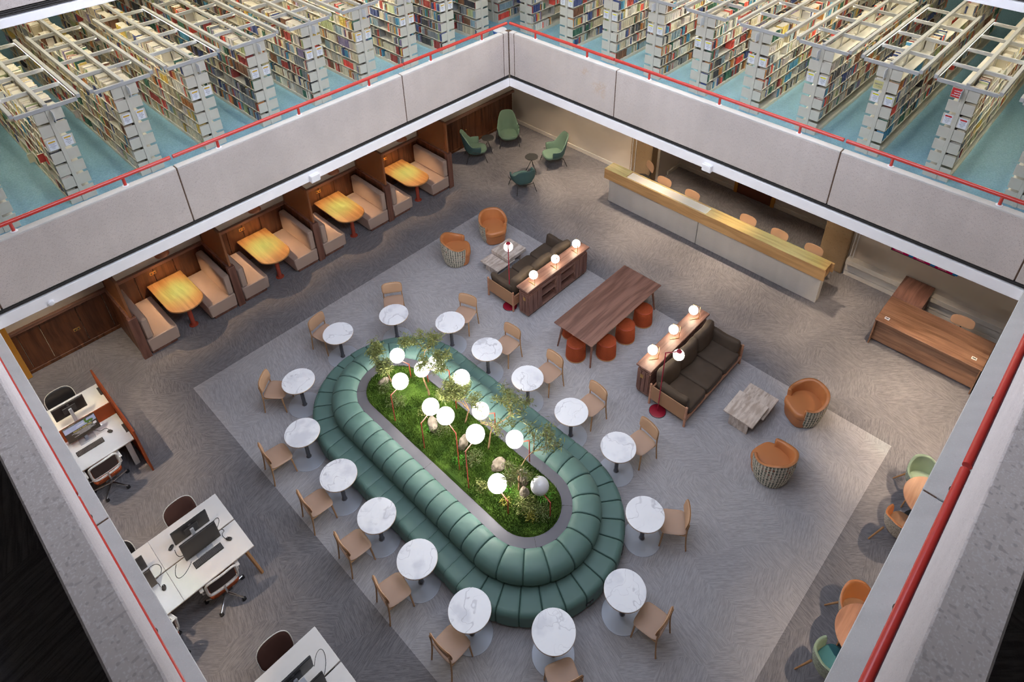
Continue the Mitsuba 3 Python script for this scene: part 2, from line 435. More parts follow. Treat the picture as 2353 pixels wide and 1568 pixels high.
# slabs: ceiling of the ground floor, upper floor carpet
def ringslab(z0, z1, x1=16.8, y1=15.2, o=A0, lo=-4.4, inner=.12):
    return cat([box(lo, x1, o + inner, y1, z0, z1, 0), box(o + inner, x1, -inner, o + inner, z0, z1, 0), box(lo, -inner, -inner, o + inner, z0, z1, 0), box(lo, x1, lo, -inner, z0, z1, 0)])
single('ceiling', ringslab(4.3, 4.6, inner=.24), 'ceiling_paint', 'pale ceiling under the balconies', kind='structure', smooth=False)
single('floor_upper', ringslab(4.61, Z2, 25, 25), 'carpet_blue', 'blue carpet of the book stacks upstairs', kind='structure', smooth=False)
single('ceiling_upper', ringslab(8.56, 8.75, 25, 25, A0 - .1, inner=.2), 'ceiling_paint', 'pale ceiling above the book stacks', kind='structure', smooth=False)
p = Proto()
p.add('', cat([box(-4.4, 25, 24.9, 25, Z2, 8.6, 0), box(24.9, 25, -4.4, 25, Z2, 8.6, 0)]), 'cream_wall', False)
thing(p, 'wall_upper', 'cream outer walls behind the book stacks', None, kind='structure')

# balcony walls: concrete panels, coping, black gap, white fascia
JL = [0.2, 3.09, 8.02, 10.70]        # panel joints along x for the far-left wall
def joints_from(y0):
    return y0
def balcony(name, along, sgn_at, label, joints, front_panels=True, zb=ZB, zc=ZC, zblk=ZBLK, zf=ZF, m='concrete_panel', cm='concrete_plain', th=.11, tc=.14):
    """Wall on the line y=sgn_at (along 'x') or x=sgn_at ('y'); inner face on that line, body outwards."""
    p = Proto()
    out = 1 if sgn_at > 1 else -1
    def bx(u0, u1, d0, d1, z0, z1, b=.006):
        a, c = sorted((sgn_at + out * d0, sgn_at + out * d1))
        return box(u0, u1, a, c, z0, z1, b) if along == 'x' else box(a, c, u0, u1, z0, z1, b)
    p.add('', bx(0 - .1, A0 + .1, .012, th + .02, zb + .02, zc - .012, 0), 'joint_brown', False)
    e = [0.0] + joints + [A0]
    for a, b in zip(e[:-1], e[1:]):
        p.add('concrete_panel', bx(a + .011, b - .011, 0, th, zb, zc - .03, .006), m, False)
    for a, b in zip(e[:-1], e[1:]):
        p.add('coping', bx(a + .011, b - .011, 0.0, tc, zc - .03, zc, .006), cm, False)
    p.add('air_slot', bx(0, A0, .20, .23, zblk - .05, zb + .01), 'slot_metal', False, label='dark linear air slot')
    for k in range(3):
        z = zblk + (zb - zblk) * (k + .8) / 3.6
        p.add('slot_bar', bx(0, A0, .02, .06, z, z + .008, 0), 'slot_metal', False)
    p.add('fascia', bx(-.0, A0, .0, .20, zf, zblk, .004), 'white_board', False)
    return thing(p, name, label, None, kind='structure'), bx

JOIN = [.21, 3.11, 5.83, 7.93, 10.69]
balcony('wall_balcony_left', 'x', A0, 'speckled concrete balcony panels of the far left side', [.16, 3.095, 7.79, 10.74])
balcony('wall_balcony_right', 'y', A0, 'speckled concrete balcony panels of the far right side', [.16, 3.095, 7.79, 10.74])
balcony('wall_balcony_near_left', 'y', 0.0, 'near left concrete balcony seen from above', [.16, 5.45, 10.74], tc=.34)
balcony('wall_balcony_near_right', 'x', 0.0, 'near right concrete balcony seen from above', [.16, 5.45, 10.74], tc=.34)
# upper storey: fascia and panels of the far sides, walls of the near sides
def upper(name, along, label):
    p = Proto()
    def bx(u0, u1, d0, d1, z0, z1):
        return box(u0, u1, A0 + d0, A0 + d1, z0, z1, .004) if along == 'x' else box(A0 + d0, A0 + d1, u0, u1, z0, z1, .004)
    p.add('', bx(0, A0, .10, .14, 8.6, 9.85), 'joint_brown', False)
    e = [0, .16, 3.095, 7.79, 10.74, A0]
    for a, b in zip(e[:-1], e[1:]):
        p.add('concrete_panel', bx(a + .011, b - .011, 0, .10, 8.785, 9.87), 'concrete_panel', False)
    p.add('air_slot', bx(0, A0, .14, .16, 8.66, 8.79), 'slot_metal', False, label='dark linear air slot')
    for k in range(3):
        p.add('slot_bar', bx(0, A0, .02, .06, 8.70 + .028 * k, 8.708 + .028 * k), 'slot_metal', False)
    p.add('fascia', bx(0, A0, 0, .10, 8.56, 8.68), 'white_board', False)
    thing(p, name, label, None, kind='structure')
upper('wall_upper_left', 'x', 'concrete balcony panels and white fascia of the storey above, far left')
upper('wall_upper_right', 'y', 'concrete balcony panels and white fascia of the storey above, far right')
p = Proto()
p.add('', box(-.166, -.066, -.4, A0 + .3, 8.785, 10.0, .006), 'concrete_panel', False)
thing(p, 'wall_upper_near_left', 'speckled concrete parapet of the storey above, close to the camera on the left', None, kind='structure')
p = Proto()
p.add('', box(-.166, A0 + .3, -.292, -.144, 8.785, 10.0, .006), 'concrete_panel', False)
thing(p, 'wall_upper_near_right', 'speckled concrete parapet of the storey above, close to the camera on the right', None, kind='structure')
single('floor_third', cat([box(-4.4, -.17, -4.4, 15, 8.8, 8.95, 0), box(-.17, 15, -4.4, -.295, 8.8, 8.95, 0)]), 'carpet_dark', 'dark carpet of the storey above, behind the near parapets', kind='structure', smooth=False)

# rooflight
p = Proto()
p.add('', TM([[3.2, 3.2, 14.6], [3.2, 12.4, 14.6], [12.4, 12.4, 14.6], [12.4, 3.2, 14.6]], [[0, 1, 2], [0, 2, 3]]), None, False, emitter={'type': 'area', 'radiance': rgb(SKY_L), 'sampling_weight': 14.0})
thing(p, 'ceiling_rooflight', 'large white rooflight over the hall', None, kind='structure')

# unseen glowing windows added above the near sides to light the far walls
def added_windows(name, along, label):
    p = Proto()
    z0, z1 = 12.7, 15.2
    q = [[.5, .5, z0], [.5, 11.5, z0], [.5, 11.5, z1], [.5, .5, z1]] if along == 'y' else [[.5, .5, z0], [.5, .5, z1], [11.5, .5, z1], [11.5, .5, z0]]
    p.add('', TM(q, [[0, 1, 2], [0, 2, 3]]), None, False, emitter={'type': 'area', 'radiance': rgb(WIN_L), 'sampling_weight': 7.0})
    for k in range(8):
        u = .5 + k * 11 / 7
        p.add('mullion', box(.51, .59, u - .04, u + .04, z0, z1, .004) if along == 'y' else box(u - .04, u + .04, .51, .59, z0, z1, .004), 'white_board', False)
    for z in (z0 - .06, z1):
        p.add('frame', box(.45, .60, .4, 11.6, z, z + .06, .004) if along == 'y' else box(.4, 11.6, .45, .60, z, z + .06, .004), 'white_board', False)
    thing(p, name, label, None, kind='structure')
single('shading_soffit', cat([box(-4.4, .5, -4.4, 16, 12.6, 12.68, 0), box(.5, 16, -4.4, .5, 12.6, 12.68, 0)]), 'ceiling_paint', 'added unseen soffit above the near sides, shading the near parapets', kind='structure', smooth=False)  # unseen slab added to keep daylight off the near parapets
added_windows('added_window_1', 'y', 'added unseen row of glowing windows above the near left side')
added_windows('added_window_2', 'x', 'added unseen row of glowing windows above the near right side')

# hand rails
def handrail(along, sgn_at, segs, posts, label, m='red_paint', r=.034, zr=5.86, off=.10, group=None):
    p = Proto(); out = 1 if sgn_at > 1 else -1
    d = sgn_at + out * off
    P = (lambda u, z: [u, d, z]) if along == 'x' else (lambda u, z: [d, u, z])
    for a, b in segs:
        p.add('rail', tube([P(a, zr), P(b, zr)], r, 14), m, 40)
    for u in posts:
        p.add('post', tube([P(u, ZC), P(u, zr - .02)], .024, 10), m, 40)
        q = P(u, ZC)
        p.add('foot_plate', lathe([(.05, 0), (.05, .008), (.03, .012)], 14).apply_translation(q), 'white_plastic' if out > 0 else 'joint_brown')
    thing(p, 'handrail', label, 'handrail')
RP = [.74, 2.32, 3.88, 5.46, 7.05, 8.65, 10.15]
handrail('x', A0, [(-.2, 3.08), (3.125, 7.9), (7.935, 10.95)], RP, 'red tubular handrail on the far left concrete balcony')
handrail('y', A0, [(-.2, 3.08), (3.125, 7.9), (7.935, 10.95)], RP, 'red tubular handrail on the far right concrete balcony')
handrail('y', 0.0, [(-.2, 5.70), (5.76, 10.95)], [1.2, 2.6, 4.14, 5.57, 7.0, 8.5, 10.0], 'glossy red handrail along the near left balcony edge', 'red_paint', r=.045, off=.155)
handrail('x', 0.0, [(-.2, 5.78), (5.84, 10.95)], [1.2, 2.6, 4.18, 5.63, 7.07, 8.6, 10.0], 'glossy red handrail along the near right balcony edge', 'red_paint', r=.045, off=.23)

# devices on the fascia
def device(along, u, label):
    p = Proto()
    if along == 'x':
        p.add('', box(u - .10, u + .10, A0 - .09, A0 + .01, 4.28, 4.44, .012), 'white_plastic')
    else:
        p.add('', box(A0 - .09, A0 + .01, u - .10, u + .10, 4.28, 4.44, .012), 'white_plastic')
    thing(p, 'wall_speaker', label, 'speaker')
device('x', 5.43, 'small white box on the white fascia above the booths')
device('y', 5.43, 'small white box on the white fascia above the reception desk')
p = Proto()
p.add('', lathe([(.05, 0), (.05, .025), (.035, .04), (.015, .045)], 20), 'white_plastic')
th_det = trimesh.transformations.rotation_matrix(PI / 2, [1, 0, 0]); th_det[:3, 3] = [.73, A0, 4.345]
thing(p, 'smoke_detector', 'round white detector on the fascia at the far left end', 'detector', th_det)

# ================================================================== THE ROUND BENCH AND THE PLANTER
BX, BY, SH = 4.95, 6.57, 1.79          # centre and straight half length (along y)
PERI = None
def stad(d, s):
    """Point on the stadium at offset d; s in 0..4: right straight, far arc, left straight, near arc."""
    k = int(s) % 4; t = s - int(s)
    if k == 0: return np.array([BX + d, BY - SH + 2 * SH * t]), np.array([1., 0])
    if k == 2: return np.array([BX - d, BY + SH - 2 * SH * t]), np.array([-1., 0])
    a = PI * t if k == 1 else PI + PI * t
    n = np.array([math.cos(a), math.sin(a)])
    return np.array([BX, BY + (SH if k == 1 else -SH)]) + d * n, n

def seg_mesh(prof, s0, s1, shrink, steps=7):
    """Sweep a profile (offset, z) along the stadium between s0 and s1, puffed: pinched at both ends."""
    prof = np.asarray(prof, float); c = prof.mean(0)
    rings = []
    us = 0.5 - 0.5 * np.cos(np.linspace(0, PI, steps))
    for u in us:
        k = 1 - shrink * (abs(2 * u - 1) ** 4)
        q = c + (prof - c) * [1 - (1 - k) * .35, k]
        if u in (us[0], us[-1]): q = c + (q - c) * [.985, .96]
        ring = []
        for d, z in q:
            P, n = stad(d, s0 + (s1 - s0) * (.004 + .992 * u))
            ring.append([P[0], P[1], z])
        rings.append(ring)
    return loft(rings)

def rr_prof(d0, d1, z0, z1, r, n=6):
    pts = []
    for cx, cz, a0 in ((d1 - r, z1 - r, 0), (d0 + .02, z1 - .02, PI / 2), (d0 + .01, z0 + .01, PI), (d1 - .04, z0 + .03, 1.5 * PI)):
        rad = r if a0 == 0 else (.02 if a0 == PI / 2 else (.01 if a0 == PI else .035))
        for k in range(n):
            a = a0 + (PI / 2) * k / (n - 1)
            pts.append([cx + rad * math.cos(a), cz + rad * math.sin(a)])
    return pts
seat_prof = rr_prof(.95, 1.67, .07, .44, .10)
bol_prof = [[1.0 + .265 * math.copysign(abs(math.cos(a)) ** .85, math.cos(a)), .585 + .215 * math.copysign(abs(math.sin(a)) ** .85, math.sin(a))] for a in np.linspace(0, 2 * PI, 25)[:-1]]
p = Proto()
p.add('plinth', loft([np.array([[*stad(d, s)[0], z] for s in np.concatenate([[0], np.linspace(1, 2, 25), np.linspace(3, 3.999, 25)])]) for d, z in ((1.58, 0), (1.58, .08), (.8, .08))]), 'green_seam', False)
for k, n in ((0, 12), (1, 14), (2, 12), (3, 14)):
    for i in range(n):
        p.add('seat_cushion', seg_mesh(seat_prof, k + i / n, k + (i + 1) / n, .036), 'green_leather', 50)
for k, n in ((0, 12), (1, 9), (2, 12), (3, 9)):
    for i in range(n):
        p.add('back_bolster', seg_mesh(bol_prof, k + i / n, k + (i + 1) / n, .075), 'green_leather', 60)
for a in (4.52, 5.14):
    nrm = np.array([math.cos(a), math.sin(a)])
    pos = np.array([BX, BY - SH]) + 1.668 * nrm
    o = box(-.075, .075, -.006, .006, -.03, .03, .003)
    p.add('socket_plate', mv(o, pos[0], pos[1], .2, rz=a + PI / 2), 'black_plastic')
    for d in (-.035, .035):
        p.add('socket', mv(box(-.018, .018, -.004, .004, -.014, .014, .002), pos[0] + .008 * nrm[0] - d * nrm[1], pos[1] + .008 * nrm[1] + d * nrm[0], .2, rz=a + PI / 2), 'steel_dark')
thing(p, 'oval_bench', 'big oval bench in dark green leather with a round back bolster', 'bench')

PZ = .70
p = Proto()
S_ = np.concatenate([np.linspace(0, 1, 5)[:-1], np.linspace(1, 2, 21)[:-1], np.linspace(2, 3, 5)[:-1], np.linspace(3, 4, 21)[:-1]])
def sring(d, z): return np.array([[*stad(d, s)[0], z] for s in S_])
p.add('', loft([sring(.77, .1), sring(.77, PZ - .004), sring(.766, PZ), sring(.585, PZ), sring(.58, PZ - .005), sring(.58, .2)], cap=False), 'ledge_grey', 40)
for s in (1.22, 1.78, 3.3, 3.72, .5, 2.5):
    P0, n = stad(.676, s)
    p.add('ledge_joint', mv(box(-.09, .09, -.002, .002, 0, .0012, 0), P0[0], P0[1], PZ, rz=math.atan2(n[1], n[0])), 'black_gap')
thing(p, 'planter', 'oval planter with a dark grey metal ledge inside the green bench', 'planter')
# moss mound: a displaced surface with many short blades
def moss_h(x, y):
    q = np.stack([x * 1.6, y * 1.6, np.zeros_like(x)], -1)
    return .70 + .12 * (meshkit.fbm(q, 3, 5) - .42)
g = []
for k in np.linspace(1, 0, 16):
    ring = sring(.578 * k + 1e-4, 0)
    if k < 1: ring = np.array([BX, BY, 0]) + (ring - [BX, BY, 0]) * [1, .0 + 1, 1]
    edge = 1 - k
    ring[:, 2] = moss_h(ring[:, 0], ring[:, 1]) * (1 if edge > .12 else 1) - (.03 if k == 1 else 0)
    g.append(ring)
base = loft(g, cap=False)
nb = 26000
sx = rng.uniform(-.56, .56, nb * 2); sy = rng.uniform(-2.36, 2.36, nb * 2)
dd = np.hypot(sx, np.maximum(np.abs(sy) - SH, 0))
ok = dd < .565; sx, sy = sx[ok][:nb], sy[ok][:nb]; nb = len(sx)
bx_, by_ = BX + sx, BY + sy; bz = moss_h(bx_, by_)
dirn = rng.uniform(0, 2 * PI, nb); hh = rng.uniform(.018, .055, nb) * (.6 + meshkit.fbm(np.stack([bx_ * 3, by_ * 3, bx_ * 0], -1), 2, 9)); wd = rng.uniform(.004, .011, nb)
lean = rng.normal(0, .02, (nb, 2))
bv = np.stack([np.stack([bx_ + wd * np.cos(dirn), by_ + wd * np.sin(dirn), bz - .01], 1), np.stack([bx_ - wd * np.cos(dirn), by_ - wd * np.sin(dirn), bz - .01], 1), np.stack([bx_ + lean[:, 0], by_ + lean[:, 1], bz + hh], 1)], 1).reshape(-1, 3)
single('moss', cat([base, TM(bv, np.arange(nb * 3).reshape(-1, 3))]), 'moss', 'green moss filling the oval planter', kind='stuff', smooth=False)

# rocks
for i, (x, y, sx_, sy_, sz_, lab) in enumerate([(4.86, 8.62, .12, .08, .08, 'pale rock in the moss at the far end of the planter'), (4.86, 7.13, .17, .10, .11, 'brown rock beside the touching pair of globes'), (4.97, 6.40, .08, .13, .17, 'upright tan rock in the middle of the moss'), (5.10, 5.62, .14, .11, .15, 'brown rock under the tree nearest the unlit globe'), (5.17, 5.10, .10, .09, .25, 'tall grey standing rock beside the unlit globe'), (5.02, 4.92, .08, .09, .14, 'small grey rock left of the tall standing rock')]):
    m = trimesh.creation.icosphere(3, 1.0)
    nz = meshkit.fbm(m.vertices * 1.7 + i * 9, 4, i)
    m.vertices = m.vertices * (0.62 + .75 * nz)[:, None] * [sx_, sy_, sz_]
    single('rock', mv(m, x, y, .72 + sz_ * .35, rz=i), 'rock', lab, 'rock', group='rocks in the planter', smooth=35)

def leaf_cloud(tips, nper, L, spread, r):
    """Slender leaves around the given points; returns a mesh of diamonds."""
    n = len(tips) * nper
    c = np.repeat(np.asarray(tips), nper, 0) + r.normal(0, spread, (n, 3))
    d = r.normal(0, 1, (n, 3)); d[:, 2] = d[:, 2] * .5 - .15
    d /= np.linalg.norm(d, axis=1, keepdims=True)
    w = np.cross(d, r.normal(0, 1, (n, 3))); w /= np.linalg.norm(w, axis=1, keepdims=True)
    ln = L * r.uniform(.6, 1.3, (n, 1)); wd = ln * r.uniform(.07, .12, (n, 1))
    v = np.stack([c, c + d * ln * .45 + w * wd, c + d * ln, c + d * ln * .45 - w * wd], 1).reshape(-1, 3)
    i = np.arange(n)[:, None] * 4
    return TM(v, np.vstack([i + [0, 1, 2], i + [0, 2, 3]]))

def tree(x, y, h, seed, lean, lab, dense=1.0, spread=.42):
    r = np.random.default_rng(seed)
    trunk, tips = [], []
    def grow(p0, d, ln, rad, lev):
        pts = [p0]
        q = p0.copy(); dd_ = d.copy()
        for _ in range(4):
            dd_ = dd_ + r.normal(0, .07 if lev == 0 else .16, 3); dd_ /= np.linalg.norm(dd_)
            q = q + dd_ * ln / 4; pts.append(q.copy())
        trunk.append(tube(pts, rad, 6 if lev < 2 else 4, rad * .62))
        if lev >= 2:
            tips.extend(pts[1:])
        if lev < 4:
            for _ in range(2 if lev == 0 else r.integers(2, 4)):
                az = r.uniform(0, 2 * PI); nd = dd_ * .8 + .75 * np.array([math.cos(az), math.sin(az), 0]) + [0, 0, .18]
                nd /= np.linalg.norm(nd)
                grow(pts[-1 if lev < 2 else r.integers(2, 5)], nd, ln * r.uniform(.58, .8), rad * .6, lev + 1)
    d0 = np.array([lean[0], lean[1], 1.0]); d0 /= np.linalg.norm(d0)
    grow(np.array([x, y, .66]), d0, h * .42, .021, 0)
    p = Proto()
    p.add('branches', cat(trunk), 'bark', 40)
    tt = np.array(tips)
    p.add('foliage', leaf_cloud(tt, max(2, int(7 * dense)), .085, .03, r), 'leaf_olive', False, kind='stuff')
    p.add('foliage', leaf_cloud(tt[::2], max(2, int(7 * dense)), .065, .04, r), 'leaf_dark', False, kind='stuff')
    thing(p, 'slender_tree', lab, 'tree', group='small trees in the planter')
tree(4.97, 8.50, 1.05, 11, (-.10, .18), 'small feathery tree at the far end of the planter', 1.3)
tree(5.27, 7.72, 1.5, 23, (.0, .08), 'tallest feathery tree, in front of the hidden pair of globes', 1.5)
tree(5.32, 6.75, 1.0, 37, (.15, -.1), 'small feathery tree leaning over the right edge of the planter', 1.3)
tree(5.22, 6.02, 1.35, 5, (.25, .05), 'feathery tree behind the middle globes, with bare twigs to the right', 1.0)
tree(5.02, 5.05, 1.2, 44, (.05, .12), 'sparse tree with many bare twigs beside the unlit globe', .5)

def shrub(x, y, r0, n, leafm, lab, seed, L=.05):
    r = np.random.default_rng(seed)
    pts = r.normal(0, .5, (n, 3)); pts = pts / np.maximum(1, np.linalg.norm(pts, axis=1, keepdims=True)) * r0
    pts[:, 2] = np.abs(pts[:, 2]) * .9
    p = Proto()
    st = [tube(bezier([[0, 0, -.03], q * [.3, .3, .7], q], 5), .003, 4) for q in pts[:10]]
    p.add('stems', mv(cat(st), x, y, .70), 'bark', False)
    p.add('foliage', mv(leaf_cloud(pts, 7, L, .02, r), x, y, .71), leafm, False, kind='stuff')
    thing(p, 'planter_shrub', lab, 'plant', group='low plants in the planter')
for i, (x, y, r0, n, lm, lab) in enumerate([(4.72, 8.05, .20, 90, 'leaf_dark', 'dark low plant beside the front left globe pole at the far end'), (4.80, 8.5, .15, 60, 'leaf_dark', 'dark low plant at the foot of the far tree'), (4.95, 6.95, .20, 90, 'leaf_dark', 'dark low plant in front of the touching pair of globes'), (4.78, 7.1, .10, 30, 'leaf_bright', 'bright green leaves near the touching pair of globes'), (4.70, 6.2, .12, 40, 'leaf_bright', 'bright green clump left of the upright tan rock'), (4.90, 6.05, .18, 80, 'leaf_dark', 'dark low plant below the upright tan rock'), (4.62, 5.55, .14, 60, 'leaf_olive', 'olive plant beside the pole of the left middle globe'), (4.88, 5.25, .12, 40, 'leaf_bright', 'bright green clump under the nearest lit globe'), (4.86, 4.75, .20, 110, 'leaf_olive', 'olive low plant at the foot of the standing rocks'), (4.98, 4.5, .18, 80, 'leaf_dark', 'dark low plant left of the unlit globe pole'), (4.80, 4.58, .10, 40, 'leaf_yellow', 'yellow green plant nearest the camera in the planter'), (5.22, 4.62, .13, 40, 'leaf_bright', 'bright green leaves behind the unlit globe'), (5.0, 7.45, .16, 60, 'leaf_olive', 'olive low plant at the foot of the tallest tree'), (4.70, 5.05, .10, 30, 'leaf_yellow', 'yellow flecked plant left of the nearest lit globe')]):
    shrub(x, y, r0, n, lm, lab, 100 + i)

# globe lamps on red poles
GL = [(5.25, 8.62, 1.18, None, .15), (4.722, 7.789, 1.55, (4.45, 7.74), .155), (5.26, 7.84, 1.38, (5.48, 8.0), .15), (5.55, 7.78, 1.36, (5.66, 7.52), .15), (5.60, 7.08, 1.45, (5.43, 7.10), .16),
      (4.75, 6.96, 1.52, (4.45, 6.88), .155), (4.66, 6.42, 1.83, (4.594, 6.095), .155), (5.36, 6.31, 1.40, (5.55, 6.15), .155), (4.75, 5.77, 1.85, (4.456, 5.706), .16), (5.35, 5.45, 1.40, (5.56, 5.30), .155), (4.65, 5.18, 1.19, (4.589, 4.88), .16), (5.10, 4.635, 1.19, (5.047, 4.351), .155)]
GLAB = ['lit globe lamp at the far end behind tree leaves', 'lit globe lamp left of the tallest tree, at the far left', 'lit globe lamp half hidden by dark leaves of the tallest tree', 'lit globe lamp right behind the trunk of the tallest tree', 'lit globe lamp alone at the right, above the bench', 'lit globe lamp, left one of the touching pair', 'lit globe lamp, right one of the touching pair', 'lit globe lamp behind a branch, above the left middle globe', 'lit globe lamp in the centre of the planter on a tall red pole', 'lit globe lamp near the right edge crossed by thin twigs', 'lit globe lamp nearest the camera', 'unlit glossy white globe lamp at the near end of the planter']
for i, (x, y, z, b, r) in enumerate(GL):
    p = Proto()
    b = b or (5.32, 8.35)
    bz_ = .68
    if i == 11:
        p.add('globe', mv(uvsphere(r, 40), x, y, z), 'opal_off', True)
    else:
        p.add('globe', mv(uvsphere(r, 32), x, y, z), None, True, emitter={'type': 'area', 'radiance': rgb(GLOBE_L), 'sampling_weight': .4})
    top = z - .10
    d = np.array([x - b[0], y - b[1]]); L = np.linalg.norm(d); d /= L
    p.add('pole', tube([[b[0], b[1], bz_], [b[0], b[1], top]], .011, 8), 'pole_red')
    p.add('arm', tube([[b[0], b[1], top - .004], [x - d[0] * r * .75, y - d[1] * r * .75, z - r * .68]], .010, 8), 'pole_red')
    thing(p, 'globe_lamp', GLAB[i], 'lamp', group='globe lamps in the planter')

# ================================================================== CAFE TABLES AND CHAIRS
PT = Proto()
PT.add('tabletop', lathe([(.30, .715), (.322, .722), (.325, .732), (.322, .739), (.318, .74)], 48), 'marble', 40)
PT.add('rim', lathe([(.3235, .716), (.3262, .719), (.3262, .729), (.3245, .731)], 48), 'desk_edge', 40)
PT.add('column', lathe([(.036, .01), (.036, .70), (.11, .70), (.11, .715)], 20), 'steel_dark', 40)
PT.add('base', lathe([(.325, 0), (.325, .007), (.318, .012), (.05, .014)], 48), 'steel_light', 40)
PT.add('collar', lathe([(.05, .012), (.05, .02), (.038, .024)], 20), 'steel_dark', 40)

PC = Proto()      # faces +y
def sheet(outline_fn, nx=12, ny=9, th=.02):
    """Thick curved sheet from f(u,v)->(x,y,z), u,v in 0..1, rounded rectangle in parameter space."""
    pass
def pad(w, h, e, th, warp, n=44):
    """Rounded pad in the xz plane, extruded along y by th, warped by warp(v)."""
    rings = []
    for k, dy in ((.2, -.5), (.55, -.5), (.80, -.49), (.95, -.38), (1, 0), (.95, .38), (.80, .49), (.55, .5), (.2, .5)):
        o = superell(w * k if k == 1 else w - (1 - k) * min(w, 9), h * k if k == 1 else h - (1 - k) * min(h, 9), e, n)
        rings.append(np.column_stack([o[:, 0], np.full(n, dy * th), o[:, 1]]))
    m = loft(rings); m.vertices = warp(m.vertices); return m
def seat_warp(v):
    o = np.column_stack([v[:, 0], v[:, 2], v[:, 1]])          # lie flat
    f = np.clip((o[:, 1] - .10) / .13, 0, 1)
    o[:, 2] += .452 - .035 * f ** 2 + .10 * (o[:, 0]) ** 2 - .012 + .012 * np.clip(-o[:, 1] / .2, 0, 1)
    return o
PC.add('seat', pad(.45, .44, .42, .030, seat_warp), 'tan_leather', 50)
def back_warp(off):
    def f(v):
        o = v.copy()
        o[:, 1] += -.215 + off + .55 * o[:, 0] ** 2 - .16 * o[:, 2]
        o[:, 2] += .70
        return o
    return f
PC.add('backrest', pad(.45, .27, .45, .022, back_warp(.004)), 'tan_back', 50)
PC.add('back_shell', pad(.47, .285, .45, .010, back_warp(-.012)), 'ash_leg', 50)
for s in (-1, 1):
    PC.add('leg', tube([[s * .20, .20, .0], [s * .185, .165, .43]], .013, 8, .017), 'ash_leg')
for s in (-1, 1):
    PC.add('leg', tube(bezier([[s * .225, -.245, 0], [s * .212, -.20, .40], [s * .208, -.195, .52], [s * .205, -.225, .74]], 8), .013, 8, .014), 'ash_leg')
for s in (-1, 1):
    PC.add('side_rail', tube([[s * .207, -.20, .415], [s * .187, .165, .415]], .012, 6), 'ash_leg')
PC.add('cross_rail', tube([[-.207, -.19, .415], [.207, -.19, .415]], .012, 6), 'ash_leg')

TABS = [(6.157, 9.979), (6.852, 8.884), (6.86, 7.73), (6.88, 6.585), (6.86, 5.42), (6.852, 4.30), (6.133, 3.203), (4.928, 2.72), (3.758, 3.136), (3.12, 4.245), (3.07, 5.41), (3.07, 6.465), (3.06, 7.56), (3.10, 8.794), (3.704, 9.907), (4.991, 10.417)]
SEATS = [(6.56, 10.56), (7.416, 9.061), (7.415, 7.709), (7.456, 6.541), (7.423, 5.384), (7.391, 4.165), (6.50, 2.86), (4.97, 2.24), (3.50, 2.74), (2.707, 4.207), (2.596, 5.44), (2.601, 6.487), (2.584, 7.58), (2.601, 8.914), (3.378, 10.294), (4.93, 10.906)]
TURN = [0, .05, .12, .05, .0, .08, -.2, 0, .1, -.08, -.1, -.05, -.05, .12, .0, .1]
WH = ['behind the far right curve of the bench', 'first down the right side of the bench', 'second down the right side of the bench', 'third down the right side of the bench', 'fourth down the right side of the bench', 'fifth and last down the right side of the bench', 'right of the bench beside its near curve', 'right of the frontmost table, near bench end', 'frontmost at the near curve of the bench', 'left of the near curve of the bench', 'fifth down the left side of the bench', 'fourth down the left side of the bench', 'third down the left side of the bench', 'second down the left side of the bench', 'first down the left side of the bench', 'behind the far left curve of the bench']
WH[0], WH[15] = 'at the far bench end, nearer the sofa', 'at the far bench end, nearer the booths'
for (tx, ty), (sx_, sy_), tr, w in zip(TABS, SEATS, TURN, WH):
    thing(PT, 'cafe_table', 'round white marble table, ' + w, 'table', XF(tx, ty), 'round marble tables')
    thing(PC, 'cafe_chair', 'tan chair at the marble table ' + w, 'chair', XF(sx_, sy_, 0, face_rot(tx - sx_, ty - sy_) + tr), 'tan chairs at the marble tables')

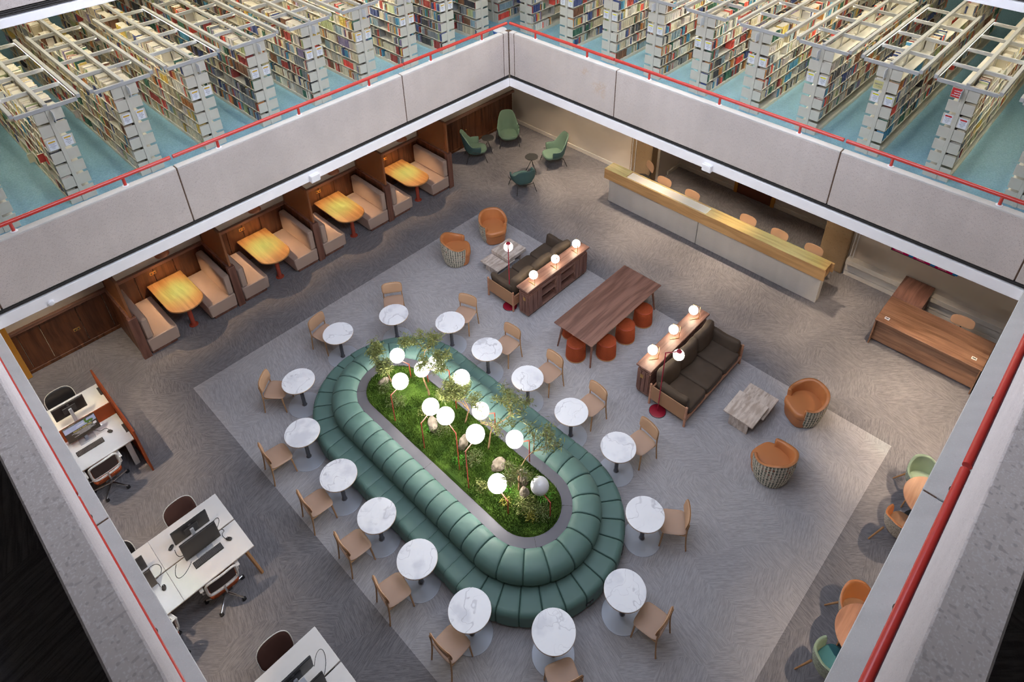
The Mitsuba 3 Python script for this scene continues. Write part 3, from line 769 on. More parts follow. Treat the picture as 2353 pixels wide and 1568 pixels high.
# ================================================================== CONSOLES, SOFAS, LAMPS
def console(flip, lab, labs):
    """Local frame: length along x (0..2.19), niche side faces -y."""
    p = Proto(); L = 2.19; D = .36
    p.add('body', cat([box(.03, L - .03, -.14, .15, .05, .10), box(.03, .50, -.15, .15, .10, .70), box(1.00, 1.19, -.15, .15, .10, .70), box(1.69, L - .03, -.15, .15, .10, .70), box(.03, L - .03, -.15, .15, .62, .70), box(.5, 1.69, .12, .15, .1, .65)]), 'walnut_x', False)
    for a, b in ((.50, 1.00), (1.19, 1.69)):
        p.add('shelf', box(a, b, -.14, .13, .355, .375, .003), 'walnut_x')
        p.add('shelf', box(a, b, -.14, .13, .10, .115, .003), 'walnut_x')
    for xs_ in ([.035, .19, .34], [1.01, 1.10], [1.70, 1.86, 2.01]):
        for x in xs_:
            w = .148 if len(xs_) == 3 else .085
            p.add('front_panel', box(x, x + w - .012, -.165, -.148, .11, .68, .006), 'walnut_post')
    for y in (-.14, -.045, .05):
        p.add('end_panel', box(.012, .032, y, y + .082, .11, .68, .006), 'walnut_post')
        p.add('end_panel', box(L - .032, L - .012, y, y + .082, .11, .68, .006), 'walnut_post')
    p.add('plinth', box(.06, L - .06, -.12, .12, 0, .05), 'black_gap')
    p.add('neck', box(.05, L - .05, -.13, .13, .70, .80, .004), 'walnut_post')
    p.add('top_board', box(-.02, L + .02, -.18, .18, .80, .85, .008), 'walnut_x')
    p.add('socket_plate', box(.006, .012, -.075, .0, .50, .60, .003), 'brass')
    M = XF(8.60, 8.35) if not flip else XF(8.60, 4.98) @ np.diag([1, -1, 1, 1.])
    thing(p, 'console_table', lab, 'console table', M, 'walnut console tables')
    q = Proto()          # brass lamp, local: stem at origin, globe towards +x
    q.add('foot', tube([[-.02, -.11, .008], [-.02, .08, .008]], .007, 8), 'brass')
    q.add('stem', tube([[-.02, -.11, .008], [-.02, -.11, .345], [.085, .02, .345]], .006, 8), 'brass')
    q.add('globe', mv(uvsphere(.103, 28), .055, .0, .20), None, True, emitter={'type': 'area', 'radiance': rgb(LAMP_L), 'sampling_weight': .3})
    for i, x in enumerate((8.90, 9.66, 10.43)):
        thing(q, 'table_lamp', labs[i], 'lamp', XF(x, 8.34 if not flip else 4.985, .852, .0 if not flip else PI * .0 + .9), 'brass globe lamps on the consoles')
console(False, 'walnut console with open niches behind the far left sofa', ['brass globe lamp nearest the camera on the left console', 'middle brass globe lamp on the left console', 'farthest brass globe lamp on the left console'])
console(True, 'walnut console behind the right sofa', ['brass globe lamp nearest the camera on the right console', 'middle brass globe lamp on the right console', 'farthest brass globe lamp on the right console'])

def sofa(flip, lab):
    """Local: length x 0..2.27, back at y=0, front at y=-.87 (mirrored with flip)."""
    p = Proto(); L = 2.27
    for x in (.02, L - .06):
        for y in (-.02, -.85):
            p.add('leg', box(x, x + .04, y - .02, y + .025, 0, .60 if y > -.1 else .58, .008), 'salmon_oak')
    for x in (.028, L - .05):
        p.add('side_panel', box(x, x + .022, -.83, -.03, .17, .56, .006), 'saddle_leather')
    p.add('frame', cat([box(.04, L - .04, -.87, -.83, .17, .24), box(.04, L - .04, -.04, 0.0, .17, .45), box(.04, L - .04, -.84, -.02, .17, .20)]), 'salmon_oak')
    for i in range(3):
        p.add('seat_cushion', mv(pillow(.66, .80, .22, .4, .22), .47 + .665 * i, -.47, .335), 'velvet', 60)
    for i in range(3):
        m = pillow(.70, .50, .20, .55, .3); m.vertices[:, 2] += .02 * np.sin(m.vertices[:, 0] * 9 + i)
        p.add('back_cushion', mv(mv(m, rx=PI / 2 - .12), .46 + .675 * i, -.14, .66), 'velvet', 60)
    for s, x in ((1, .15), (-1, L - .15)):
        m = pillow(.70, .34, .16, .55, .3); m.vertices[:, 1] -= .03 * np.cos(m.vertices[:, 0] * 5)
        p.add('arm_cushion', mv(mv(m, rx=PI / 2), rz=PI / 2).apply_transform(trimesh.transformations.rotation_matrix(-s * .16, [0, 1, 0])).apply_translation([x, -.47, .55]), 'velvet', 60)
    M = XF(8.51, 4.76) if flip else XF(8.51, 8.60) @ np.diag([1, -1, 1, 1.])
    thing(p, 'sofa', lab, 'sofa', M, 'dark velvet sofas')
sofa(True, 'dark brown velvet sofa in front of the right console')
sofa(False, 'dark brown velvet sofa hidden behind the left console')

def floor_lamp(x, y, gx, gy, lab):
    p = Proto()
    p.add('base', lathe([(.165, 0), (.165, .012), (.155, .02), (.03, .024)], 40, x, y), 'deep_red', 40)
    p.add('base_edge', lathe([(.172, 0), (.172, .010), (.163, .011)], 40, x, y), 'black_metal', 40)
    p.add('pole', tube([[x, y, .02], [x, y, 1.72]], .011, 10), 'deep_red')
    d = np.array([gx - x, gy - y])
    p.add('arm', tube([[x, y, 1.715], [gx + d[0] * .25, gy + d[1] * .25, 1.715]], .010, 8), 'deep_red')
    p.add('globe', mv(uvsphere(.11, 28), gx, gy, 1.62), None, True, emitter={'type': 'area', 'radiance': rgb(LAMP_L), 'sampling_weight': .3})
    p.add('cap', lathe([(.055, 1.712), (.05, 1.728), (.02, 1.735)], 20, gx, gy), 'deep_red')
    thing(p, 'floor_lamp', lab, 'lamp', group='red floor lamps beside the sofas')
floor_lamp(8.62, 8.80, 8.80, 8.98, 'red globe floor lamp at the end of the left console')
floor_lamp(8.50, 4.50, 8.70, 4.33, 'red globe floor lamp at the near end of the right sofa')

# coffee tables (travertine)
def coffee(x0, x1, y0, y1, z, lab, th=.035):
    p = Proto()
    p.add('top', box(x0, x1, y0, y1, z - th, z, .004), 'travertine')
    cx, cy = (x0 + x1) / 2, (y0 + y1) / 2
    p.add('leg', box(x0 + .08, x0 + .11, cy - .2, cy + .2, 0, z - th, .003), 'travertine')
    p.add('leg', box(x1 - .11, x1 - .08, cy - .2, cy + .2, 0, z - th, .003), 'travertine')
    p.add('stretcher', box(x0 + .11, x1 - .11, cy - .015, cy + .015, 0.02, z - th - .03, .003), 'travertine')
    thing(p, 'coffee_table', lab, 'coffee table', group='square travertine coffee tables')
coffee(9.46, 10.11, 9.67, 10.28, .40, 'higher square travertine table between the left orange tub chairs', .10)
coffee(9.07, 9.70, 9.66, 10.28, .28, 'lower travertine table pushed under the higher one by the left tub chairs')
coffee(9.14, 9.80, 2.80, 3.43, .38, 'higher square travertine table between the right orange tub chairs')
coffee(9.52, 10.18, 2.76, 3.39, .30, 'lower travertine table pushed under the higher one by the right tub chairs')

# long walnut table with poufs
p = Proto()
p.add('top', box(8.382, 10.95, 6.15, 7.205, .722, .75, .01), 'walnut_x')
p.add('apron', cat([box(8.6, 10.74, 6.32, 6.345, .66, .722, .003), box(8.6, 10.74, 7.01, 7.035, .66, .722, .003)]), 'walnut_x')
for x, dx in ((8.56, -.11), (10.77, .09)):
    for y, dy in ((6.28, -.07), (7.07, .07)):
        p.add('leg', tube([[x + dx, y + dy, 0], [x, y, .722]], .017, 10, .03), 'walnut_post')
thing(p, 'long_table', 'long walnut table between the two consoles with orange poufs under it', 'table')
PP = Proto()
PP.add('body', lathe([(.215, .02), (.222, .05), (.215, .25), (.205, .40), (.195, .435), (.17, .45), (.09, .455)], 36), 'pouf_rust', 50)
PP.add('piping', lathe([(.199, .423), (.205, .428), (.199, .434)], 36), 'rust_red', 50)
PP.add('base_ring', lathe([(.218, 0), (.225, .004), (.225, .022), (.218, .026)], 36), 'timber_leg', 50)
for x, y, lab in ((8.50, 6.66, 'rust pouf under the near end of the long table'), (8.99, 6.20, 'rust pouf, nearest of the three under the right edge of the long table'), (9.66, 6.18, 'rust pouf, middle of the three under the right edge of the long table'), (10.34, 6.18, 'rust pouf, farthest of the three under the right edge of the long table'), (8.94, 7.16, 'rust pouf peeking out behind the one at the near end of the long table')):
    thing(PP, 'pouf', lab, 'pouf', XF(x, y), 'rust poufs under the long table')

# orange tub chairs (face +y)
def tub():
    p = Proto()
    n = 33
    ths = np.linspace(-2.25, 2.25, n)           # 0 = back
    inner, outer, uvs = [], [], []
    def prm(t):
        k = abs(t) / 2.25
        top = .77 - .17 * smooth01((k - .25) / .6)
        return top
    rings_i, rings_o = [], []
    for t in ths:
        top = prm(t); k = abs(t) / 2.25
        a = -PI / 2 + t
        ex, ey = math.cos(a), math.sin(a)
        fl = max(0, (k - .78) / .22)
        R0 = .375 - .01 * fl
        def P(r, z): return [ex * r * 1.0, ey * r * .98 + .01, z]
        b = .06 * 0
        rings_o.append([P(.31, .03), P(.345, .15), P(.375, .32), P(.392, .5), P(.395 - 0 * k, top - .02), P(.388, top - .004)])
        rings_i.append([P(.388, top - .004), P(.365, top + .008), P(.335, top), P(.315, top - .03), P(.30, .5), P(.29, .36)])
    o = np.array(rings_o); i_ = np.array(rings_i)
    # outer patterned skin with uv
    m = loft(list(o), cap=False, closed=False)
    arc = np.cumsum(np.r_[0, np.linalg.norm(np.diff(o[:, 3], axis=0), axis=1)])
    ln = np.concatenate([np.r_[0, np.cumsum(np.linalg.norm(np.diff(o[16], axis=0), axis=1))]])
    uv = np.stack(np.meshgrid(arc / .062, ln / .085, indexing='ij'), -1).reshape(-1, 2)
    p.add('outer_shell', m, 'tub_pattern', True, uv=uv, label='patterned fabric outer shell')
    p.add('inner_shell', loft(list(i_), cap=False, closed=False), 'orange_leather', 50)
    for sgn in (0, -1):
        q = np.vstack([o[sgn], i_[sgn][1:], [[i_[sgn][-1][0], i_[sgn][-1][1], .04]]])
        q2 = np.array(q)
        c = q2.mean(0)
        tdir = np.array([-math.sin(-PI / 2 + ths[sgn]), math.cos(-PI / 2 + ths[sgn]), 0]) * (1 if sgn == -1 else -1)
        p.add('arm_front', loft([q2, q2 + tdir * .018, c + (q2 - c) * .86 + tdir * .03]), 'orange_leather', 50)
    p.add('piping', tube([(r[-1][0] * 1.003, r[-1][1] * 1.003, r[-1][2] + .004) for r in o], .006, 6), 'saddle_leather', 60)
    so = []
    for a in np.linspace(0, 2 * PI, 41)[:-1]:
        c, s = math.cos(a), math.sin(a)
        so.append([.315 * math.copysign(abs(c) ** .62, c), .35 * math.copysign(abs(s) ** .62, s) + .045])
    so = np.array(so)
    def rg(k, z): return np.column_stack([so * k + [0, .05 * (1 - k)], np.full(40, z)])
    p.add('seat_cushion', loft([rg(.95, .30), rg(1, .33), rg(1, .40), rg(.965, .435), rg(.85, .452), rg(.5, .462), rg(.15, .464)]), 'orange_leather', 60)
    p.add('front_apron', loft([rg(.84, .03), rg(.90, .12), rg(.945, .30)]), 'orange_leather', 60)
    return p
def smooth01(x):
    x = min(max(x, 0), 1); return x * x * (3 - 2 * x)
PTub = tub()
for x, y, f, lab in ((8.86, 10.98, (.78, -.62), 'orange leather tub chair left of the far travertine tables, its patterned side showing'), (10.18, 10.95, (-.42, -.9), 'orange leather tub chair behind the far travertine tables'), (10.38, 2.30, (-.86, .50), 'orange leather tub chair right of the near travertine tables'), (8.74, 2.16, (.30, .95), 'orange leather tub chair nearest the camera with its patterned back to the viewer')):
    thing(PTub, 'tub_chair', lab, 'armchair', XF(x, y, 0, face_rot(*f), .98), 'orange tub chairs')

# shell arm chairs: green lounge chairs and the barrel chairs at the right
def shell_chair(shell_m, seat_m, outer_m, hb, ha, seat_z, legs, r0=.33, flare=.10, lm='black_metal', arm_t=1.9):
    p = Proto(); n = 29
    ths = np.linspace(-arm_t, arm_t, n); o, i_ = [], []
    for t in ths:
        k = abs(t) / arm_t
        top = ha + (hb - ha) * (1 - smooth01((k - .16) / .50))
        a = -PI / 2 + t
        ex, ey = math.cos(a), math.sin(a)
        lean = flare * (1 - .4 * k)
        wx = 1.0 - .16 * (1 - smooth01((k - .1) / .5)) * 0
        def P(r, z):
            zz = (z - seat_z) / max(hb - seat_z, .01)
            rr = r + lean * max(zz, -.35)
            return [ex * rr * wx, ey * rr * (1.02) + .02, z]
        o.append([P(r0 - .10, seat_z - .14), P(r0 - .03, seat_z - .09), P(r0 + .01, seat_z), P(r0 + .015, (seat_z + top) / 2), P(r0 + .01, top - .03), P(r0 + .004, top - .008)])
        i_.append([P(r0 + .004, top - .008), P(r0 - .012, top), P(r0 - .032, top - .006), P(r0 - .04, top - .03), P(r0 - .045, (seat_z + top) / 2), P(r0 - .045, seat_z - .06)])
    p.add('outer_shell', loft(o, cap=False, closed=False), outer_m, 60)
    p.add('inner_shell', loft(i_, cap=False, closed=False), shell_m, 60)
    for s in (0, -1):
        q = np.vstack([o[s], i_[s][1:]])
        p.add('arm_edge', loft([q, q.mean(0) + (q - q.mean(0)) * .8 + np.array([0, .012, 0])]), shell_m, 60)
    a = np.linspace(0, 2 * PI, 37)[:-1]
    c, s = np.cos(a), np.sin(a)
    so = np.column_stack([(r0 - .05) * np.sign(c) * np.abs(c) ** .7, (r0 - .02) * np.sign(s) * np.abs(s) ** .7 + .035])
    def rg(k, z): return np.column_stack([so * k, np.full(36, z)])
    p.add('seat_cushion', loft([rg(.6, seat_z - .13), rg(.93, seat_z - .10), rg(1, seat_z - .05), rg(.97, seat_z - .01), rg(.85, seat_z + .008), rg(.4, seat_z + .016), rg(.1, seat_z + .016)]), seat_m, 60)
    for (x, y, x2, y2) in legs:
        p.add('leg', tube([[x2, y2, 0], [x, y, seat_z - .10]], .009 if lm == 'black_metal' else .012, 8, .009 if lm == 'black_metal' else .018), lm)
    if lm == 'black_metal':
        for sx_ in (-1, 1):
            p.add('side_bar', tube([[sx_ * (r0 + .035), .20, seat_z - .02], [sx_ * (r0 + .05), -.12, seat_z + .05]], .007, 6), 'black_metal')
        p.add('under_bar', tube([[-.26, -.22, seat_z - .16], [.26, -.22, seat_z - .16]], .008, 6), 'black_metal')
    return p
LEG_L = [(-.27, .24, -.33, .33), (.27, .24, .33, .33), (-.24, -.22, -.31, -.33), (.24, -.22, .31, -.33)]
PL = shell_chair('green_wool', 'green_wool', 'teal_wool', 1.02, .60, .40, LEG_L, .34, .13)
PLb = shell_chair('teal_wool', 'teal_wool', 'teal_wool', .84, .58, .40, LEG_L, .34, .12)
for x, y, f, proto, lab in ((13.98, 14.10, (-.62, -.78), PL, 'green high-backed lounge chair in the corner facing the camera'), (12.62, 14.22, (.80, -.60), PL, 'green high-backed lounge chair beside the last booth'), (14.05, 12.20, (-.88, .48), PL, 'green high-backed lounge chair against the cream wall'), (12.42, 11.98, (.42, .91), PLb, 'teal green lounge chair with its back to the camera')):
    thing(proto, 'lounge_chair', lab, 'armchair', XF(x, y, 0, face_rot(*f)), 'green lounge chairs in the corner')
PS = Proto()
PS.add('top', lathe([(.19, .50), (.20, .504), (.20, .514), (.195, .518)], 32), 'black_metal', 40)
for k in range(3):
    a = k * 2 * PI / 3 + .5
    PS.add('leg', tube([[.20 * math.cos(a), .20 * math.sin(a), 0], [-.05 * math.cos(a), -.05 * math.sin(a), .50]], .009, 8), 'black_metal')
thing(PS, 'side_table', 'small round black tripod table left of the corner lounge chair', 'side table', XF(13.17, 14.22), 'black tripod tables')
thing(PS, 'side_table', 'small round black tripod table between the two front lounge chairs', 'side table', XF(13.28, 12.42), 'black tripod tables')

LEG_B = [(-.19, .19, -.29, .29), (.19, .19, .29, .29), (-.19, -.17, -.30, -.29), (.19, -.17, .30, -.29)]
PBo = shell_chair('orange_leather', 'saddle_leather', 'tweed', .80, .64, .46, LEG_B, .265, .05, 'timber_leg', 2.0)
PBg = shell_chair('sage', 'sage', 'tweed_green', .80, .64, .46, LEG_B, .265, .05, 'timber_leg', 2.0)
PBt = shell_chair('sage', 'teal_seat', 'tweed_green', .80, .64, .46, LEG_B, .265, .05, 'timber_leg', 2.0)
for x, y, f, pr, lab in ((10.13, .06, (-.75, -.45), PBg, 'pale green barrel chair behind the far round wooden table at the right edge'), (9.03, .03, (.95, -.1), PBo, 'orange barrel chair with tweed outside, at the far round wooden table'), (7.20, .03, (-.65, -.55), PBo, 'orange barrel chair behind the near round wooden table at the right edge'), (6.26, .02, (.9, -.25), PBt, 'green barrel chair with teal seat nearest the lower right edge')):
    thing(pr, 'barrel_chair', lab, 'armchair', XF(x, y, 0, face_rot(*f)), 'barrel chairs at the round wooden tables')
for x, y, lab in ((9.62, -.20, 'round wooden table at the right, farther from the camera'), (6.80, -.22, 'round wooden table at the right, nearer the camera')):
    p = Proto()
    p.add('top', lathe([(.42, .71), (.45, .72), (.45, .735), (.445, .74)], 48, x, y), 'salmon_oak', 40)
    p.add('column', lathe([(.04, .02), (.04, .71)], 20, x, y), 'black_metal', 40)
    p.add('base', lathe([(.28, 0), (.28, .012), (.05, .03)], 36, x, y), 'black_metal', 40)
    thing(p, 'round_table', lab, 'table', group='round wooden tables')

# ================================================================== BOOTHS
POSTX = [1.955, 4.20, 6.445, 8.70, 10.93]
def cane(w, h, nx, nz):
    """Cane lattice in the yz plane (x thickness): woven strips leaving small holes."""
    b = []
    for k in range(nx + 1):
        y = w * k / nx; b.append(box(-.006, .006, y - .008, y + .008, 0, h, 0))
    for k in range(nz + 1):
        z = h * k / nz; b.append(box(-.004, .008, 0, w, z - .008, z + .008, 0))
    for k in range(-nz, nx):
        y0, y1 = w * max(k, 0) / nx, w * min(k + nz, nx) / nx
        z0 = h * (max(k, 0) - k) / nz; z1 = h * (min(k + nz, nx) - k) / nz
        for (za, zb_) in ((z0, z1), (h - z0, h - z1)):
            L = math.hypot(y1 - y0, zb_ - za)
            if L < .05: continue
            m = box(-.005, .003, 0, L, -.0035, .0035, 0)
            m.apply_transform(trimesh.transformations.rotation_matrix(math.atan2(zb_ - za, y1 - y0), [1, 0, 0]))
            b.append(mv(m, 0, y0, za))
    return cat(b)
PD = Proto()      # local x 0..0.17, y 0 (front) .. 1.42 (wall)
PD.add('post', box(0, .17, 0, .13, 0, 1.19, .006), 'walnut_post')
PD.add('panel', box(.03, .14, .13, 1.44, 0, 1.17, .004), 'walnut_z')
PD.add('ledge', box(.02, .15, .10, 1.44, 1.17, 1.20, .004), 'walnut_x')
PD.add('cane_lattice', mv(cane(1.24, .92, 24, 18), .085, .14, 1.23), 'cane_wood', False, label='woven cane panel')
for a in ((.0, .09), (1.38, 1.44)):
    PD.add('screen_frame', box(.06, .11, a[0] + .05 if a[0] == 0 else a[0], a[1] + .05 if a[0] == 0 else a[1], 1.20, 2.19, .005), 'cane_frame' if a[0] else 'cane_wood')
PD.add('screen_frame', box(.06, .11, .05, 1.44, 2.15, 2.19, .005), 'cane_frame')
PD.add('screen_frame', box(.06, .11, .05, 1.44, 1.20, 1.235, .005), 'cane_wood')
bw = ['left end of the row of booths', 'first and second booths from the left', 'second and third booths from the left', 'third and fourth booths from the left', 'right end of the row of booths']
for k, x in enumerate(POSTX):
    thing(PD, 'booth_divider', ('walnut and cane divider at the ' if k in (0, 4) else 'walnut and cane divider between the ') + bw[k], 'room divider', XF(x, 13.555), 'booth dividers')
def bench_proto(side):
    p = Proto()       # back towards -x (side=1) ; y 0..1.42
    def X(a, b): return (a, b) if side == 1 else (-b, -a)
    w = .66
    p.add('plinth', box(*X(.02, w - .08), .05, 1.40, 0, .09), 'walnut_post')
    p.add('seat', box(*X(0, w), 0, 1.40, .09, .46, .025), 'booth_leather', 45)
    m = box(*X(.0, .17), .01, 1.40, .465, 1.03, .035)
    p.add('backrest', m, 'booth_leather', 45)
    return p
PB1, PB2 = bench_proto(1), bench_proto(-1)
PBT = Proto()
o = [[-.40, 1.50], [-.40, .40]] + [[-.40 * math.cos(a), .40 - .40 * math.sin(a) * .95] for a in np.linspace(.08, PI - .08, 21)] + [[.40, .40], [.40, 1.50]]
PBT.add('top', slab(np.array(o)[::-1], .705, .74, .006), 'oak_table', 40)
PBT.add('leg', lathe([(.05, .015), (.05, .70), (.10, .705)], 20, 0, .36), 'rust_red', 40, label='red metal leg')
PBT.add('foot', lathe([(.10, 0), (.10, .010), (.055, .022)], 24, 0, .36), 'rust_red', 40)
PBT.add('wall_bracket', box(-.3, .3, 1.44, 1.50, .64, .705), 'walnut_x')
PPD = Proto()
PPD.add('shade', loft([circle(r, 28, z) for r, z in ((.155, 0), (.15, .02), (.125, .055), (.08, .085), (.03, .10), (.028, .10), (.075, .08), (.12, .05), (.145, .018), (.150, 0))], cap=False), 'copper', 50)
PPD.add('bulb', mv(uvsphere(.03, 14), 0, 0, .05), 'white_plastic')
PPD.add('cord', tube([[0, 0, .09], [0, 0, 2.5]], .004, 6), 'black_metal')
for k in range(4):
    x = 3.185 + 2.2465 * k
    w = f'{ORD[k]} booth from the left'
    thing(PB1, 'booth_bench', f'beige leather bench on the left side of the {w}', 'bench', XF(POSTX[k] + .18, 13.55), 'booth benches')
    thing(PB2, 'booth_bench', f'beige leather bench on the right side of the {w}', 'bench', XF(POSTX[k + 1] - .01, 13.55), 'booth benches')
    thing(PBT, 'booth_table', f'oak table with rounded end in the {w}', 'table', XF(x, 13.45), 'booth tables')
    thing(PPD, 'pendant_lamp', f'copper pendant lamp over the {w}', 'lamp', XF(x, 14.28, 1.86), 'copper pendants over the booths')
    scene[f'pendant_light_{k}'] = {'type': 'spot', 'to_world': T().look_at(origin=[x, 14.28, 1.87], target=[x, 14.28, 0], up=[0, 1, 0]), 'intensity': rgb(np.array([1.0, .66, .36]) * PENDANT_I), 'cutoff_angle': 46.0, 'beam_width': 4.0, 'sampling_weight': 3.0}
PSO = Proto()
PSO.add('', box(-.075, .075, -.008, .0, -.045, .045, .003), 'brass')
for s in (-.036, .036):
    PSO.add('socket', box(s - .016, s + .016, -.012, -.006, -.022, .012, .002), 'black_plastic')
for k in range(4):
    thing(PSO, 'wall_socket', f'brass double socket on the panelling of the {ORD[k]} booth from the left', 'socket', XF(3.02 + 2.2465 * k, 15.0, .98), 'brass sockets on the panelling')
thing(PSO, 'wall_socket', 'brass socket low on the panelling left of the booths', 'socket', XF(1.2, 15.0, .52, 0, .9), 'brass sockets on the panelling')

# ================================================================== RECEPTION
p = Proto()
p.add('concrete_front', box(13.62, 13.84, 6.83, 9.73, 0, .95, .012), 'concrete_grey', 30, label='grey concrete base')
p.add('concrete_front', box(13.62, 13.84, 3.52, 6.815, 0, .95, .012), 'concrete_grey', 30, label='grey concrete base')
p.add('front_board', box(13.47, 13.515, 3.44, 9.80, .84, 1.13, .004), 'oak_y')
p.add('top_board', box(13.47, 13.86, 3.46, 6.60, 1.12, 1.16, .004), 'oak_y')
p.add('top_board', box(13.47, 13.86, 9.10, 9.80, 1.12, 1.16, .004), 'oak_y')
p.add('pale_top', box(13.52, 13.86, 6.60, 9.10, 1.10, 1.135, .004), 'oak_pale', label='paler inset part of the counter top')
p.add('top_edge', box(13.47, 13.52, 6.58, 9.12, 1.12, 1.16, .003), 'oak_y')
p.add('back_board', box(13.84, 13.90, 3.40, 9.80, .90, 1.14, .004), 'oak_y')
p.add('end_board', cat([box(13.50, 13.86, 3.46, 3.50, .86, 1.0, .003), box(13.50, 13.86, 9.76, 9.80, .84, 1.13, .003)]), 'oak_y')
p.add('worktop', box(13.88, 14.34, 3.55, 9.70, .70, .74, .004), 'oak_pale')
thing(p, 'reception_desk', 'long reception desk of grey concrete with an oak counter', 'desk')
PO = Proto()      # task chair with oval plywood back, faces +y
PO.add('backrest', pad(.46, .26, .62, .014, lambda v: v * [1, 1, 1] + np.column_stack([np.zeros(len(v)), -.24 + .45 * v[:, 0] ** 2 - .18 * v[:, 2], np.full(len(v), .84)])), 'tan_back', 50, label='oval plywood back')
PO.add('seat', lathe([(.15, .46), (.215, .465), (.225, .49), (.20, .515), (.1, .52)], 28), 'black_plastic', 50)
PO.add('back_stem', tube(bezier([[0, -.1, .46], [0, -.30, .46], [0, -.27, .83]], 8), .014, 8), 'black_metal')
PO.add('column', lathe([(.025, .08), (.025, .46)], 12), 'black_metal')
for k in range(5):
    a = k * 2 * PI / 5 + .3
    PO.add('base_arm', tube([[0, 0, .10], [.28 * math.cos(a), .28 * math.sin(a), .055]], .014, 6), 'black_metal')
    PO.add('castor', mv(uvsphere(.028, 10), .28 * math.cos(a), .28 * math.sin(a), .028), 'black_plastic')
CH = [(14.62, 9.28, (-.85, .5), 'task chair with oval wooden back turned sideways at the far end of the reception desk'), (14.22, 8.43, (-1, 0), 'task chair with oval wooden back, second from the far end behind the reception desk'), (14.19, 7.51, (-1, 0), 'task chair with oval wooden back, third from the far end behind the reception desk'), (14.20, 5.85, (-1, 0), 'task chair with oval wooden back, third from the near end behind the reception desk'), (14.19, 4.98, (-1, 0), 'task chair with oval wooden back, second from the near end behind the reception desk'), (14.20, 4.09, (-1, 0), 'task chair with oval wooden back nearest the near end of the reception desk'), (14.05, .68, (-.98, -.1), 'task chair with oval wooden back behind the walnut corner desk')]
for x, y, f, lab in CH:
    thing(PO, 'task_chair', lab, 'chair', XF(x, y, 0, face_rot(*f)), 'task chairs with oval wooden backs')
p = Proto()
p.add('top', box(13.21, 14.20, .01, 2.13, .712, .74, .004), 'walnut_y')
p.add('return_top', box(14.21, 15.12, 1.49, 2.13, .712, .74, .004), 'walnut_x')
p.add('end_panel', box(13.22, 14.18, 2.095, 2.12, 0, .712, .003), 'walnut_y')
p.add('end_panel', box(13.22, 14.18, .02, .045, 0, .712, .003), 'walnut_y')
p.add('modesty_panel', box(13.36, 13.385, .045, 2.095, .05, .712, .003), 'walnut_y')
p.add('return_side', box(14.25, 15.10, 1.52, 1.54, .02, .712, .003), 'walnut_x')
p.add('return_end', box(15.08, 15.10, 1.52, 2.10, .02, .712, .003), 'walnut_x')
for x, y in ((13.40, 1.94), (13.45, .22)):
    p.add('grommet', box(x - .045, x + .045, y - .05, y + .05, .738, .745, .003), 'off_white', label='small white power plate')
    p.add('grommet_slot', box(x - .012, x + .012, y - .03, y + .03, .743, .7462, 0), 'black_plastic')
thing(p, 'corner_desk', 'walnut L-shaped desk at the right wall', 'desk')
# wall screen: frame and bands of coloured artwork
p = Proto()
p.add('frame', box(15.10, 15.17, 1.24, 2.62, 1.255, 2.03, .004), 'black_plastic')
p.add('screen', box(15.094, 15.102, 1.265, 2.595, 1.28, 2.01, 0), 'screen_pink', False)
for k in range(3):
    y = 2.24 - .47 * k
    o = np.array([[0, 0], [.10, 0], [.16, .16], [.10, .30], [0, .30], [.05, .15]])
    m = trimesh.creation.extrude_polygon(__import__('shapely.geometry', fromlist=['Polygon']).Polygon(o), .002)
    m.apply_transform(np.array([[0, 0, -1, 15.094], [-1, 0, 0, y], [0, 1, 0, 1.285], [0, 0, 0, 1.0]]))
    p.add('blue_shape', m, 'screen_blue', False)
    for r in range(2):
        t = text_mesh('University', .028, .002, True)
        t.apply_transform(np.array([[0, 0, -1, 15.094], [-1, 0, 0, y + .30], [0, 1, 0, 1.30 + .30 * r], [0, 0, 0, 1.0]]))
        p.add('lettering', t, 'screen_white', False)
thing(p, 'wall_screen', 'pink and blue screen on the cream wall above the walnut corner desk', 'screen')

# ================================================================== STUDY DESKS AT THE LEFT
def desk_bench(x0, x1, y0, y1, ysplit, lab, timber=True, gap=.012, xs=(), deep=True):
    p = Proto()
    e = sorted([x0, *xs, x1])
    for a, b in zip(e[:-1], e[1:]):
        for (c, d) in ((y0, ysplit - gap), (ysplit + gap, y1)):
            p.add('worktop', box(a + .002, b - .002, c, d, .718, .74, .003), 'desk_white')
            p.add('edge_band', box(a + .002, b - .002, c + .001, d - .001, .712, .718, 0), 'desk_edge', False)
    p.add('under_rail', box(x0, x1 - .1, ysplit - .05, ysplit + .05, .62, .70, .004), 'black_metal')
    if timber:
        for x in (x1 - .10, x0 + (x1 - x0) * .62 - .3):
            p.add('leg', cat([tube([[x + .06, y0 - .03, 0], [x - .04, y0 + .30, .71]], .028, 6, .034)]), 'timber_leg', False)
            p.add('leg', cat([tube([[x + .06, y1 + .03, 0], [x - .04, y1 - .30, .71]], .028, 6, .034)]), 'timber_leg', False)
    else:
        for y in (y0 + .12, y1 - .12):
            p.add('leg', box(x1 - .16, x1 - .07, y - .03, y + .03, 0, .71, .004), 'off_white')
    p.add('cable_tube', tube([[x1 - .35, y0 + .12, .40], [x1 - .35, y0 + .12, .66]], .03, 10), 'off_white')
    p.add('cable_tray', box(x1 - .5, x1 - .25, y0 + .05, y0 + .2, .66, .70, .004), 'black_plastic')
    return thing(p, 'study_desk', lab, 'desk', group='white study desks')
desk_bench(-1.6, .905, 10.964, 12.83, 11.812, 'white double desk against the rust end screen', False)
desk_bench(-2.6, 1.41, 7.50, 8.82, 8.15, 'white double desk with timber legs, two monitors back to back on it', True, xs=(.26, -1.1))
desk_bench(-2.6, 1.415, 4.42, 5.745, 5.085, 'white double desk at the bottom edge of the picture', True, xs=(.26, -1.1))
p = Proto()
